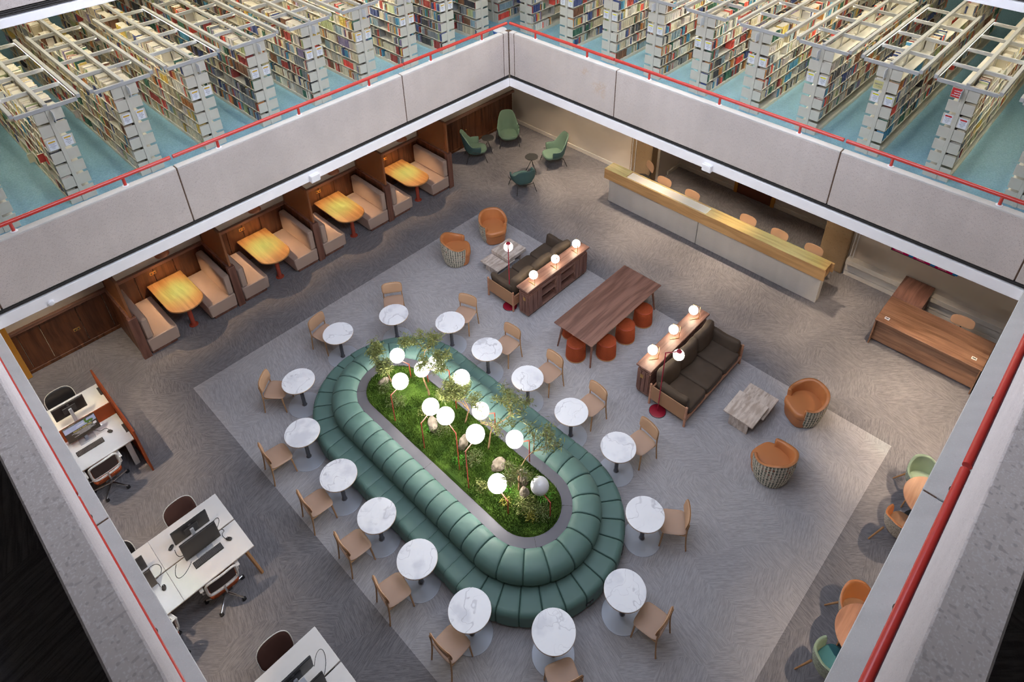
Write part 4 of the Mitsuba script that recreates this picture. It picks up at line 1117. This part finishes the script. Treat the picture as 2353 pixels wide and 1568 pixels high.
o = np.array([[10.70, .0], [12.90, .0], [12.90, 1.06], [12.86, 1.10], [10.86, 1.10], [10.80, 1.07]])
m = trimesh.creation.extrude_polygon(__import__('shapely.geometry', fromlist=['Polygon']).Polygon(o), .03)
m.apply_transform(np.array([[0, 0, 1, .915], [1, 0, 0, 0], [0, 1, 0, 0.0], [0, 0, 0, 1.0]]))
p.add('', m, 'rust_felt', False)
thing(p, 'end_screen', 'tall rust felt screen at the end of the white double desk', 'screen panel')
single('desk_divider', box(-1.6, .90, 11.80, 11.825, .70, 1.06, .006), 'rust_felt', 'rust felt divider between the two halves of the screened desk', 'screen panel')
single('cable_flap', box(.86, .905, 11.2, 11.45, .7405, .744, .001), 'black_plastic', 'black cable flap in the corner of the screened desk, front half', 'cable flap')
single('cable_flap', box(.86, .905, 12.45, 12.7, .7405, .744, .001), 'black_plastic', 'black cable flap in the corner of the screened desk, back half', 'cable flap')

def monitor(x, y, zc, f, lab, on=False, tilt=.10, w=.54, h=.33):
    p = Proto()      # screen faces +y
    M = trimesh.transformations.rotation_matrix(tilt, [1, 0, 0]); M[2, 3] = zc
    def t(m): m = m.copy(); m.apply_transform(M); return m
    p.add('casing', t(box(-w / 2, w / 2, -.022, .012, -h / 2, h / 2, .006)), 'black_plastic')
    p.add('screen', t(box(-w / 2 + .008, w / 2 - .008, .011, .0135, -h / 2 + .022, h / 2 - .008, 0)), 'black_plastic' if not on else 'screen_dark', False, label=None)
    p.add('back_hub', t(box(-.11, .11, -.04, -.02, -.08, .08, .01)), 'key_black')
    p.add('logo', t(mv(lathe([(.022, 0), (.022, .002), (.017, .002), (.017, 0)], 20), rx=PI / 2, y=-.0225, z=.115)), 'steel_dark')
    p.add('stand', box(-.028, .028, -.075, -.045, .75, zc + .03, .006), 'steel_light')
    p.add('stand_arm', box(-.022, .022, -.06, -.015, zc - .02, zc + .02, .004), 'steel_dark')
    p.add('foot', box(-.13, .13, -.16, .05, .741, .753, .004), 'steel_light')
    if on:
        W, H = w - .016, h - .03
        p.add('picture', t(box(-W / 2, W / 2, .0135, .0145, H * .13, H / 2 - .002, 0)), 'screen_sky', False)
        r_ = np.random.default_rng(3)
        for k in range(14):
            bx = r_.uniform(-W / 2 + .02, W / 2 - .05); sgn = 1 if k % 3 else -1
            p.add('picture_leaves', t(mv(lathe([(.012 + .014 * r_.random(), 0), (.001, .0012)], 7), rx=-PI / 2, x=(-W / 2 + .02 + .16 * r_.random()) if k % 2 else (.12 + .13 * r_.random()) * -1 + .05, y=.0146, z=H * .30 + .05 * r_.normal() * .6)), 'screen_leaf', False)
        def txt(s, hh, x_, z_, m_, bold=True):
            q = text_mesh(s, hh, .0012, bold)
            q.apply_transform(np.array([[-1, 0, 0, x_], [0, 0, 1, .0145], [0, 1, 0, z_], [0, 0, 0, 1.0]]))
            p.add('lettering', t(q), m_, False)
        txt('LIBRARY', .026, .06, H * .25, 'screen_text')
        txt('Exams in April / May', .024, .14, H * .02, 'screen_yellow')
        for k, (a, b) in enumerate(((-.19, .17), (-.15, .13), (-.19, .10), (-.21, .06), (-.12, .16))):
            p.add('text_line', t(box(a, b, .0145, .0152, -H * .06 - .018 * k, -H * .06 - .018 * k + .006, 0)), 'screen_text', False)
        p.add('white_square', t(box(-W / 2 + .02, -W / 2 + .075, .0145, .0152, -H * .14, -H * .14 + .05, 0)), 'screen_text', False)
    thing(p, 'computer_monitor', lab, 'monitor', XF(x, y, 0, f), 'computer monitors')
def emis(name, c, k):
    scene['material_' + name] = {'type': 'diffuse', 'reflectance': rgb(c)}
emis('screen_dark', (.035, .03, .028), 0); emis('screen_sky', (.30, .36, .55), 0); emis('screen_leaf', (.05, .11, .03), 0); emis('screen_text', (.62, .62, .68), 0); emis('screen_yellow', (.70, .60, .22), 0)
monitor(.31, 12.12, 1.16, 0, 'black monitor on the back half of the screened desk, seen from behind', tilt=.1)
monitor(.31, 11.56, 1.08, PI, 'monitor showing a notice on the front half of the screened desk', True, tilt=.22)
monitor(.82, 8.31, 1.06, 0, 'monitor with its back to the viewer on the timber-legged desk', tilt=.12, w=.57, h=.36)
monitor(.83, 8.00, 1.02, PI, 'dark monitor facing the keyboard on the timber-legged desk', tilt=.12, w=.57, h=.36)
monitor(-.19, 8.31, 1.06, 0, 'monitor at the left of the timber-legged desk, cut by the balcony edge, back one', tilt=.12, w=.57, h=.36)
monitor(-.19, 8.00, 1.02, PI, 'monitor at the left of the timber-legged desk, cut by the balcony edge, front one', tilt=.12, w=.57, h=.36)
monitor(.82, 5.24, 1.06, 0, 'monitor with its back to the viewer on the desk at the bottom edge', tilt=.12, w=.57, h=.36)
monitor(.83, 4.93, 1.02, PI, 'dark monitor facing the viewer on the desk at the bottom edge', tilt=.12, w=.57, h=.36)
PK = Proto()
PK.add('case', box(-.23, .23, -.065, .065, .741, .757, .003), 'black_plastic')
for r in range(5):
    for c in range(19):
        if r == 0 and 4 < c < 10: continue
        PK.add('key', box(-.222 + .0235 * c, -.222 + .0235 * c + .019, -.056 + .023 * r, -.056 + .023 * r + .018, .757, .761, .002), 'key_black', False) if False else None
keys = cat([box(-.222 + .0235 * c, -.2035 + .0235 * c, -.056 + .023 * r, -.038 + .023 * r, .756, .762, 0) for r in range(5) for c in range(19)])
PK.add('keys', keys, 'steel_dark', False, kind='stuff')
thing(PK, 'keyboard', 'black keyboard on the front half of the screened desk', 'keyboard', XF(.28, 11.36))
thing(PK, 'keyboard', 'black keyboard on the timber-legged desk', 'keyboard', XF(.83, 7.875))
PM = Proto()
PM.add('body', mv(pillow(.062, .105, .038, .8, .8, 20, 11), 0, 0, .76), 'black_plastic', 60)
PM.add('wheel', box(-.004, .004, .02, .036, .776, .7815, .001), 'steel_light')
for x, y, r, lab in ((.66, 11.44, .5, 'black mouse on the front half of the screened desk'), (1.185, 7.885, .6, 'black mouse right of the keyboard on the timber-legged desk'), (.48, 8.43, 2.2, 'black mouse left of the back-to-back monitors'), (.132, 7.90, -.2, 'black mouse near the balcony edge on the timber-legged desk')):
    thing(PM, 'computer_mouse', lab, 'mouse', XF(x, y, 0, r), 'computer mice')
def cable(pts, lab):
    single('cable', tube(bezier(pts, 22), .004, 6), 'black_plastic', lab, 'cable', group='cables on the desks', smooth=60)
cable([[.66, 11.50, .745], [.62, 11.75, .745], [.50, 11.35, .745], [.55, 11.78, .745], [.40, 11.7, .745]], 'thin cable of the mouse on the screened desk')
cable([[1.15, 7.93, .745], [1.1, 8.15, .745], [1.25, 8.0, .745], [1.18, 8.14, .745]], 'thin cable of the mouse right of the keyboard')
cable([[1.06, 8.2, .80], [1.2, 8.5, .745], [1.35, 8.35, .745], [1.1, 8.18, .745]], 'black cable loop right of the back-to-back monitors')
cable([[.50, 8.36, .745], [.45, 8.1, .745], [.6, 8.2, .745], [.66, 8.2, .745]], 'thin cable of the mouse left of the back-to-back monitors')
cable([[.42, 8.12, .745], [.25, 7.9, .745], [.35, 7.75, .745], [.60, 7.98, .745]], 'black cable loop left of the keyboard on the timber-legged desk')
cable([[.0, 8.3, .76], [.25, 8.55, .745], [.35, 8.1, .745], [.05, 8.12, .745]], 'black cable loop beside the monitors at the balcony edge')
cable([[.10, 7.96, .745], [.12, 8.15, .745], [0, 8.1, .745], [-.1, 8.1, .745]], 'thin cable of the mouse near the balcony edge')
cable([[1.1, 5.2, .95], [1.35, 5.6, .745], [1.4, 5.3, .745], [1.15, 5.10, .745]], 'black cable loop right of the monitors on the desk at the bottom edge')
cable([[.83, 7.94, .75], [.80, 8.1, .745], [.9, 8.05, .745], [.86, 8.02, .76]], 'cable from the keyboard to the dark monitor on the timber-legged desk')

# office chairs (face +y): white frame, brown mesh back, chrome star base
PW = Proto()
def bk(x, z): return [x, -.235 + .38 * x ** 2 - .20 * (z - .66), z]
fr = superell(.47, .46, .35, 44)[:, :2]
path = np.array([bk(a, .80 + b) for a, b in np.vstack([fr, fr[:1]])])
PW.add('back_frame', tube(path, .020, 8), 'off_white', 60)
gx, gz = np.meshgrid(np.linspace(-.205, .205, 11), np.linspace(.66, 1.005, 9), indexing='ij')
gv = np.array([bk(a, b) for a, b in zip(gx.ravel(), gz.ravel())])
gi = np.arange(99).reshape(11, 9)
gf = np.vstack([np.stack([gi[:-1, :-1].ravel(), gi[1:, :-1].ravel(), gi[1:, 1:].ravel()], 1), np.stack([gi[:-1, :-1].ravel(), gi[1:, 1:].ravel(), gi[:-1, 1:].ravel()], 1)])
PW.add('mesh_back', TM(np.vstack([gv, gv + [0, -.006, 0]]), np.vstack([gf, gf[:, ::-1] + 99])), 'mesh_brown', 60)
PW.add('back_bar', tube([bk(x, .655) for x in np.linspace(-.22, .22, 9)], .014, 8), 'off_white', 60)
PW.add('seat', mv(pillow(.48, .46, .09, .5, .35), 0, .02, .46), 'rust_felt', 60)
PW.add('mechanism', box(-.09, .09, -.2, .12, .36, .42, .01), 'black_plastic')
PW.add('back_stem', tube(bezier([[0, -.1, .39], [0, -.32, .40], bk(0, .65)], 8), .016, 8), 'chrome')
for s in (-1, 1):
    PW.add('armrest', cat([tube([[s * .20, .0, .40], [s * .29, .0, .43], [s * .29, .0, .63]], .012, 6), box(s * .29 - .03, s * .29 + .03, -.10, .14, .63, .655, .01)]), 'off_white')
PW.add('column', lathe([(.03, .09), (.03, .22), (.018, .22), (.018, .38)], 14), 'chrome')
for k in range(5):
    a = k * 2 * PI / 5 + .25
    PW.add('base_arm', tube([[0, 0, .11], [.31 * math.cos(a), .31 * math.sin(a), .065]], .02, 8, .012), 'chrome')
    PW.add('castor', mv(lathe([(.012, -.024), (.03, -.022), (.03, .022), (.012, .024)], 14), rx=PI / 2, x=.31 * math.cos(a), y=.31 * math.sin(a), z=.03), 'black_plastic')
def shell_office(mn):
    p = Proto()
    p.add('backrest', pad(.50, .46, .62, .035, lambda v: v * [1, 1, 1] + np.column_stack([np.zeros(len(v)), -.22 + .5 * v[:, 0] ** 2 - .30 * v[:, 2] + .0, np.full(len(v), .66)])), mn, 50)
    p.add('piping', tube([[q[0], -.22 + .5 * q[0] ** 2 - .30 * q[2] , q[2] + .66] for q in np.vstack([np.column_stack([superell(.51, .47, .62, 44)[:, 0], np.zeros(44), superell(.51, .47, .62, 44)[:, 1]]), [[.255, 0, 0]]])], .008, 6), 'off_white', 60)
    p.add('seat', mv(pillow(.50, .46, .09, .5, .4), 0, .02, .46), mn, 60)
    p.add('column', lathe([(.028, .09), (.028, .42)], 12), 'chrome')
    for k in range(5):
        a = k * 2 * PI / 5 + .25
        p.add('base_arm', tube([[0, 0, .11], [.30 * math.cos(a), .30 * math.sin(a), .06]], .018, 8, .012), 'chrome')
        p.add('castor', mv(uvsphere(.028, 10), .30 * math.cos(a), .30 * math.sin(a), .028), 'black_plastic')
    return p
PBr, PBk = shell_office('brown_wool'), shell_office('black_plastic')
thing(PW, 'office_chair', 'office chair with brown mesh back and pale frame at the screened desk', 'chair', XF(.29, 10.93, 0, .05), 'mesh backed office chairs')
thing(PW, 'office_chair', 'office chair with brown mesh back and pale frame at the timber-legged desk', 'chair', XF(.80, 7.56, 0, -.04), 'mesh backed office chairs')
thing(PW, 'office_chair', 'office chair half hidden behind the balcony edge at the timber-legged desk', 'chair', XF(-.25, 7.40, 0, .3), 'mesh backed office chairs')
thing(PBr, 'upholstered_chair', 'brown upholstered chair on the far side of the timber-legged desk', 'chair', XF(.86, 8.78, 0, PI + .05), 'brown upholstered chairs')
thing(PBr, 'upholstered_chair', 'brown upholstered chair at the desk at the bottom edge', 'chair', XF(.84, 5.72, 0, PI - .05), 'brown upholstered chairs')
thing(PBk, 'upholstered_chair', 'black chair behind the screened desk', 'chair', XF(.28, 12.80, 0, PI), None)
thing(PBk, 'upholstered_chair', 'black chair partly hidden by the balcony edge, far side of the timber-legged desk', 'chair', XF(-.18, 8.75, 0, PI), None)

# ================================================================== BOOK STACKS UPSTAIRS
BAY, NLEV, LEV0, LEVH, HALF = .843, 7, .075, .255, .212
NB = 9
STK_L = NB * BAY
def stack_proto(signs, header, frame=True, extra=None, plate=True, tube_L=0, flip=False):
    """Local: aisle direction +y, end panel at y=0; visible side at -x."""
    p = Proto()
    p.add('post', box(-.032, .032, -.02, .04, 0, 1.86, .004), 'shelf_metal', False)
    for k in range(1, NB + 1):
        p.add('upright', box(-.03, .03, k * BAY - .02, k * BAY + .02, 0, 1.84, 0), 'shelf_metal', False)
    p.add('base', box(-HALF, HALF, .0, STK_L, 0, LEV0 - .012, .002), 'shelf_metal', False)
    for l in range(NLEV):
        z = LEV0 + LEVH * l
        for s in (-1, 1):
            a, b = sorted((s * .034, s * HALF))
            p.add('shelf', box(a, b, .01, STK_L, z - .012, z, 0), 'shelf_metal', False)
            p.add('end_panel', box(a, b, -.006, .004, z - .012, z + .195, .001), 'shelf_metal', False)
    for k in range(NB):
        p.add('back_panel', box(-.004, .004, k * BAY + .02, (k + 1) * BAY - .02, LEV0, 1.80, 0), 'shelf_metal', False) if k < 3 else None
    p.add('tie_rail', box(-.03, .03, -.04, STK_L, 1.86, 1.92, .003), 'frame_metal', False)
    if frame:
        L = 4 * BAY
        for s in (-1, 1):
            p.add('canopy_bar', box(s * .50 - .03, s * .50 + .03, -.06, L, 1.86, 1.93, .003), 'frame_metal', False)
        for k in range(5):
            y = -.03 + k * (L / 4)
            p.add('canopy_bar', box(-.47, .47, y - .022, y + .022, 1.815, 1.88, .003), 'frame_metal', False)
    if tube_L:
        q = []
        for s in (-1, 1):
            x, y0, y1 = s * .468, .05, 4 * BAY - .05
            v = [[x, y0, 1.875], [x, y1, 1.875], [x - s * .002, y1, 1.883], [x - s * .002, y0, 1.883]] if tube_L > 200 else [[s * .478, y0, 1.8585], [s * .478, y1, 1.8585], [s * .522, y1, 1.8585], [s * .522, y0, 1.8585]]
            m = TM(v, [[0, 1, 2], [0, 2, 3]])
            n_ = m.face_normals[0]
            want = -s * n_[0] if tube_L > 200 else -n_[2]
            if (want < 0) != flip: m.invert()
            q.append(m)
        p.add('light_tube', cat(q), None, False, emitter={'type': 'area', 'radiance': rgb(np.array([1.0, .88, .62]) * tube_L), 'sampling_weight': .6})
    for (s, l) in signs:
        z = LEV0 + LEVH * l
        a, b = sorted((s * .055, s * .185))
        p.add('notice', box(a, b, -.012, -.007, z + .0, z + .185, 0), 'paper', False)
        p.add('notice_header', box(a + .012, b - .012, -.0135, -.0118, z + .135, z + .165, 0), header, False)
        for r in range(5):
            w = (.09, .07, .10, .06, .04)[r] / 2
            c = (a + b) / 2
            p.add('notice_line', box(c - w, c + w, -.0135, -.0118, z + .112 - .022 * r, z + .118 - .022 * r, 0), 'ink', False)
    if plate:
        p.add('number_plate', box(.034, .042, -.17, -.02, 1.62, 1.80, .002), 'paper', False)
    if extra: extra(p)
    return p
def ins(M3):            # text transform for end panels: reads along +x on the -y face
    return np.array([[1, 0, 0, M3[0]], [0, 0, -1, M3[1]], [0, 1, 0, M3[2]], [0, 0, 0, 1.0]])
def korea(p):
    z = LEV0 + LEVH * 5
    p.add('country_sign', box(.045, .205, -.012, -.006, z + .01, z + .16, 0), 'sign_sand', False, label='sand coloured sign reading Korea')
    t = text_mesh('Korea', .034, .002, True); t.apply_transform(ins((.058, -.012, z + .085))); p.add('country_sign__lettering', t, 'ink', False)
    t = text_mesh('collection', .016, .002); t.apply_transform(ins((.06, -.012, z + .045))); p.add('country_sign__lettering', t, 'ink', False)
def japan(p):
    z = LEV0 + LEVH * 6
    p.add('red_sign', box(.04, .205, -.012, -.006, z - .0, z + .17, 0), 'sign_red', False, label='red sign with white lettering')
    for k, s in enumerate(('Japanese', 'language', 'dictionaries')):
        t = text_mesh(s, .018, .002, True); t.apply_transform(ins((.055, -.012, z + .115 - .042 * k))); p.add('red_sign__lettering', t, 'paper', False)
LXS = [.77, 2.0, 3.21, 4.46, 5.69, 6.93, 8.18, 9.40, 10.61, 11.78]
RYS = [.65, 1.94, 3.18, 4.41, 5.66, 6.91, 8.13, 9.38, 10.72, 12.10, 13.35, 14.6, 15.85]
STACKS = []
for i, x in enumerate(LXS):
    w = f'{ORD[i]} stack from the left, left balcony'
    STACKS.append((thing(stack_proto(((-1, 4), (1, 4)), 'sign_amber', tube_L=TUBE_L.get(i, 0)), 'book_stack', 'grey metal book shelving, ' + w, 'bookshelf', XF(x, 12.72, Z2), 'book stacks along the far left balcony'), 'L', i, XF(x, 12.72, Z2), w))
for i, y in enumerate(RYS):
    w = f'{ORD[i]} stack from the right, right balcony'
    pr = stack_proto(((-1, 4), (1, 4)) if i < 10 else (), 'sign_red' if i < 2 else 'sign_yellow', extra=japan if i == 1 else korea if i == 2 else None, tube_L=TUBE_R.get(i, 0), flip=True)
    lab = 'grey metal book shelving' + (' with a red language sign, ' if i == 1 else ' with a Korea sign, ' if i == 2 else ', ') + w
    M = XF(12.76, y, Z2, -PI / 2) @ np.diag([-1, 1, 1, 1.])       # local +y -> +x, local -x -> -y side
    M = XF(12.76, y, Z2) @ np.array([[0, 1, 0, 0], [1, 0, 0, 0], [0, 0, 1, 0], [0, 0, 0, 1.0]])
    STACKS.append((thing(pr, 'book_stack', lab, 'bookshelf', M, 'book stacks along the far right balcony'), 'R', i, M, w))

PAL = np.array([(.42, .36, .25), (.50, .44, .32), (.22, .035, .03), (.035, .05, .14), (.03, .09, .06), (.12, .055, .03), (.03, .03, .035), (.30, .28, .25), (.56, .53, .46), (.38, .16, .05), (.06, .20, .30), (.48, .34, .08), (.28, .31, .16), (.17, .14, .22), (.55, .07, .05), (.15, .16, .17), (.20, .27, .30), (.46, .40, .36)])
PNAME = ['beige', 'cream', 'dark red', 'navy', 'dark green', 'brown', 'black', 'grey', 'off-white', 'rust', 'blue', 'mustard', 'olive', 'purple grey', 'bright red', 'charcoal', 'slate blue', 'pale grey']
W_CREAM = np.array([5, 6, 1, .8, 1, 1.2, .6, 1.5, 4, 1, .5, 1.6, 1.4, .4, .5, .8, .6, 2.]); W_DARK = np.array([1, 1, 2, 2.5, 2, 2, 3, 2, 1.2, 1, 1.2, .4, .8, 1, .8, 3, 2, 1.]); W_MIX = np.array([2, 2.5, 1.8, 1.6, 1.4, 1.5, 1.6, 2, 3, 1.2, 1.2, .8, 1, .8, 1.0, 2, 1.4, 2.])
def visible_px(P):
    q = (np.atleast_2d(P) - CAM) @ R_WC.T
    return np.column_stack([FOC * q[:, 0] / q[:, 2] + PCX, FOC * q[:, 1] / q[:, 2] + PCY]), q[:, 2]
BK = {k: [] for k in ('c', 's', 'col', 'ci', 'M', 'st')}
br = np.random.default_rng(21)
books = []      # local box (x0,x1,y0,y1,z0,z1), colour index, colour, stack index
for si, (root, side, i, M, w) in enumerate(STACKS):
    wt = W_CREAM if (side == 'L' and i in (0, 1, 2, 3, 6)) or (side == 'R' and i in (1,)) else W_DARK if (side == 'L' and i in (4, 8, 9)) else W_MIX
    wt = wt / wt.sum()
    for s in (-1, 1):
        for l in range(NLEV):
            if s == 1 and l < NLEV - 2: continue
            for b in range(NB):
                mid = (M @ np.array([s * .12, (b + .5) * BAY, LEV0 + LEVH * l, 1]))[:3]
                px, dz = visible_px(mid)
                if not (-160 < px[0, 0] < 2510 and -150 < px[0, 1] < 620): continue
                fill = 1.0 if br.random() > .22 else br.uniform(.45, .95)
                if side == 'R' and i in (0, 1, 2, 3) and (l == 0 or (l == 6 and br.random() < .55 and not (i == 1 and b < 3)) or (i == 1 and s == 1)): continue
                if side == 'R' and l == 0 and br.random() < .25: continue
                y = b * BAY + .026; yend = b * BAY + BAY - .03
                ymax = y + (yend - y) * fill
                z = LEV0 + LEVH * l
                run, ci, h0, d0, t0 = 0, 0, .2, .16, .03
                while y < ymax - .02:
                    if run <= 0:
                        ci = br.choice(18, p=wt); h0 = br.uniform(.15, .215); d0 = br.uniform(.125, .175); t0 = br.uniform(.016, .042)
                        run = int(br.choice([1, 1, 1, 2, 3, 7, 14], p=[.36, .16, .12, .14, .1, .08, .04]))
                        single_run = run > 3
                    run -= 1
                    th = t0 * (1 if single_run else br.uniform(.8, 1.25)); h = min(h0 * (1 if single_run else br.uniform(.93, 1.06)), .228)
                    if y + th > ymax: break
                    dep = d0 + (br.uniform(-.01, .01) if not single_run else 0)
                    out = HALF - .012 + br.uniform(-.016, .006)
                    if br.random() < .004 and side == 'L' and i < 3 and b < 4: out += br.uniform(.04, .11); 
                    x0_, x1_ = sorted((s * out, s * (out - dep)))
                    col = np.minimum(PAL[ci] * br.uniform(1.0, 1.45) + .012, .8)
                    books.append((x0_, x1_, y, y + th - .0012, z, z + h, ci, *col, si, s, l, b))
                    y += th
books = np.array(books)
# which 300 show largest: the faces turned to the camera, in front of the frame
lo, hi = books[:, [0, 2, 4]], books[:, [1, 3, 5]]
SI = books[:, 10].astype(int)
MS = np.array([s[3] for s in STACKS])
cen = np.einsum('nij,nj->ni', MS[SI][:, :3, :3], (lo + hi) / 2) + MS[SI][:, :3, 3]
px, dz = visible_px(cen)
dims = hi - lo
area = (dims[:, 1] * dims[:, 2] + dims[:, 0] * dims[:, 1]) / dz ** 2
side_L = np.array([s[1] == 'L' for s in STACKS])[SI]
# clear of the coping: where the sight line crosses the parapet plane it must pass above it
dcam = cen - CAM
tt = np.where(side_L, (A0 + .1) / dcam[:, 1], (A0 + .1) / dcam[:, 0])
zcross = CAM[2] + tt * dcam[:, 2]
okv = (px[:, 0] > 5) & (px[:, 0] < 2348) & (px[:, 1] > 5) & (zcross > ZC + .03) & ((books[:, 11] < 0) | (books[:, 12] == NLEV - 1))
area = np.where(okv, area, 0)
top = np.argsort(-area)[:300]
istop = np.zeros(len(books), bool); istop[top] = True
def nth(k):
    k += 1
    return ORD[k - 1] if k <= len(ORD) else f'{k}' + ('th' if 10 <= k % 100 <= 20 else {1: 'st', 2: 'nd', 3: 'rd'}.get(k % 10, 'th'))
def book_mesh(rows, Ms):
    """Vertices, faces and colours of book boxes: the cover's colour, the pages cream on top."""
    n = len(rows)
    l_, h_ = rows[:, [0, 2, 4]], rows[:, [1, 3, 5]]
    cx = np.stack([l_, h_], 1)                   # n,2,3
    quads = [[(0, 0, 0), (0, 0, 1), (0, 1, 1), (0, 1, 0)], [(1, 0, 0), (1, 1, 0), (1, 1, 1), (1, 0, 1)], [(0, 0, 0), (1, 0, 0), (1, 0, 1), (0, 0, 1)], [(0, 1, 0), (0, 1, 1), (1, 1, 1), (1, 1, 0)], [(0, 0, 1), (1, 0, 1), (1, 1, 1), (0, 1, 1)]]
    V, C = [], []
    page = np.tile([.60, .55, .44], (n, 1))
    for qi, q in enumerate(quads):
        for (a, b, c) in q:
            V.append(np.stack([cx[:, a, 0], cx[:, b, 1], cx[:, c, 2]], 1)); C.append(page if qi == 4 else rows[:, 7:10])
    V = np.stack(V, 1); C = np.stack(C, 1)
    V = np.einsum('nij,nkj->nki', Ms[:, :3, :3], V) + Ms[:, None, :3, 3]
    f = np.concatenate([[[4 * k, 4 * k + 1, 4 * k + 2], [4 * k, 4 * k + 2, 4 * k + 3]] for k in range(5)])
    F = (np.arange(n)[:, None, None] * 20 + f[None]).reshape(-1, 3)
    return TM(V.reshape(-1, 3), F), np.clip(C.reshape(-1, 3), 0, 1)
m, c = book_mesh(books[~istop], MS[SI[~istop]])
p = Proto(); p.add('', m, 'books', False, color=c)
thing(p, 'shelved_books', 'rows of books filling the metal stacks upstairs', 'books', kind='stuff')
for k in top:
    m, c = book_mesh(books[k:k + 1], MS[SI[k]][None])
    nm = PNAME[int(books[k, 6])]; st = STACKS[SI[k]][4]
    lv = ('lowest', 'second lowest', 'third lowest', 'middle', 'third highest', 'second highest', 'highest')[int(books[k, 12])]
    same = np.sort(books[(books[:, 10] == books[k, 10]) & (books[:, 11] == books[k, 11]) & (books[:, 12] == books[k, 12]) & (books[:, 6] == books[k, 6]), 2])
    lab = f'{nth(int(np.searchsorted(same, books[k, 2])))} {nm} book on the {lv} shelf, {st}'
    p = Proto(); p.add('', m, 'books', False, color=c)
    thing(p, 'book', lab, 'book', group=f'{nm} books, {lv} shelf of the {st}')

# a blue step stool beside the corner
p = Proto()
p.add('seat', lathe([(.16, .40), (.175, .41), (.175, .43), (.16, .44)], 28), 'paper', 40)
p.add('ring', lathe([(.165, .34), (.18, .35), (.18, .40), (.165, .405)], 28), 'blue_plastic', 40)
for k in range(4):
    a = k * PI / 2 + .4
    p.add('leg', tube([[.15 * math.cos(a), .15 * math.sin(a), .36], [.19 * math.cos(a), .19 * math.sin(a), 0]], .022, 8), 'blue_plastic')
thing(p, 'step_stool', 'round blue and white step stool beyond the corner of the balconies', 'stool', XF(11.75, 12.05, Z2))

# light strips on the ceiling over the aisles, hung on one rail per side
def light_grid(along, lines, rad, lab):
    p = Proto(); q, hs = [], []
    for c in lines:
        a, b, w = 12.95, 18.6, .06
        if along == 'y':
            q.append(TM([[c - w, a, 8.45], [c - w, b, 8.45], [c + w, b, 8.45], [c + w, a, 8.45]], [[0, 1, 2], [0, 2, 3]])); hs.append(box(c - w - .02, c + w + .02, a - .02, b + .02, 8.455, 8.52, .004))
        else:
            q.append(TM([[a, c - w, 8.45], [a, c + w, 8.45], [b, c + w, 8.45], [b, c - w, 8.45]], [[0, 1, 2], [0, 2, 3]])); hs.append(box(a - .02, b + .02, c - w - .02, c + w + .02, 8.455, 8.52, .004))
    l0, l1 = min(lines), max(lines)
    hs.append(box(l0, l1, 15.0, 15.05, 8.47, 8.53, .004) if along == 'y' else box(15.0, 15.05, l0, l1, 8.47, 8.53, .004))
    p.add('housing', cat(hs), 'white_plastic', False)
    p.add('tube', cat(q), None, False, emitter={'type': 'area', 'radiance': rgb(np.array([1.0, .91, .70]) * rad), 'sampling_weight': 5.0})
    thing(p, 'ceiling_light_grid', lab, 'lamp')
light_grid('y', [(a + b) / 2 for a, b in zip(LXS[:-1], LXS[1:])], GRID_L, 'rows of white strip lights on the ceiling above the left book stacks')
light_grid('x', [(a + b) / 2 for a, b in zip(RYS[:10], RYS[1:11])], GRID_R, 'rows of white strip lights on the ceiling above the right book stacks')

# down-lights
PDL = Proto()
PDL.add('', lathe([(.09, .0), (.10, .012), (.10, .03), (.06, .03), (.055, .004)], 24), 'white_plastic', 40)
for k, (x, y, I, c, w) in enumerate(DOWN):
    thing(PDL, 'down_light', 'small round ceiling light ' + w, 'lamp', XF(x, y, 4.272), 'ceiling lights under the balconies')
    scene[f'down_light_beam_{k}'] = {'type': 'spot', 'to_world': T().look_at(origin=[x, y, 4.255], target=[x, y, 0], up=[0, 1, 0]), 'intensity': rgb(np.array(c) * I), 'cutoff_angle': 33.0, 'beam_width': 12.0, 'sampling_weight': 1.9}

# ------------------------------------------------------------------ place everything
for k, M in MATS.items():
    if not np.allclose(M, np.eye(4)):
        scene[k] = {**scene[k], 'to_world': T(np.ascontiguousarray(M))}
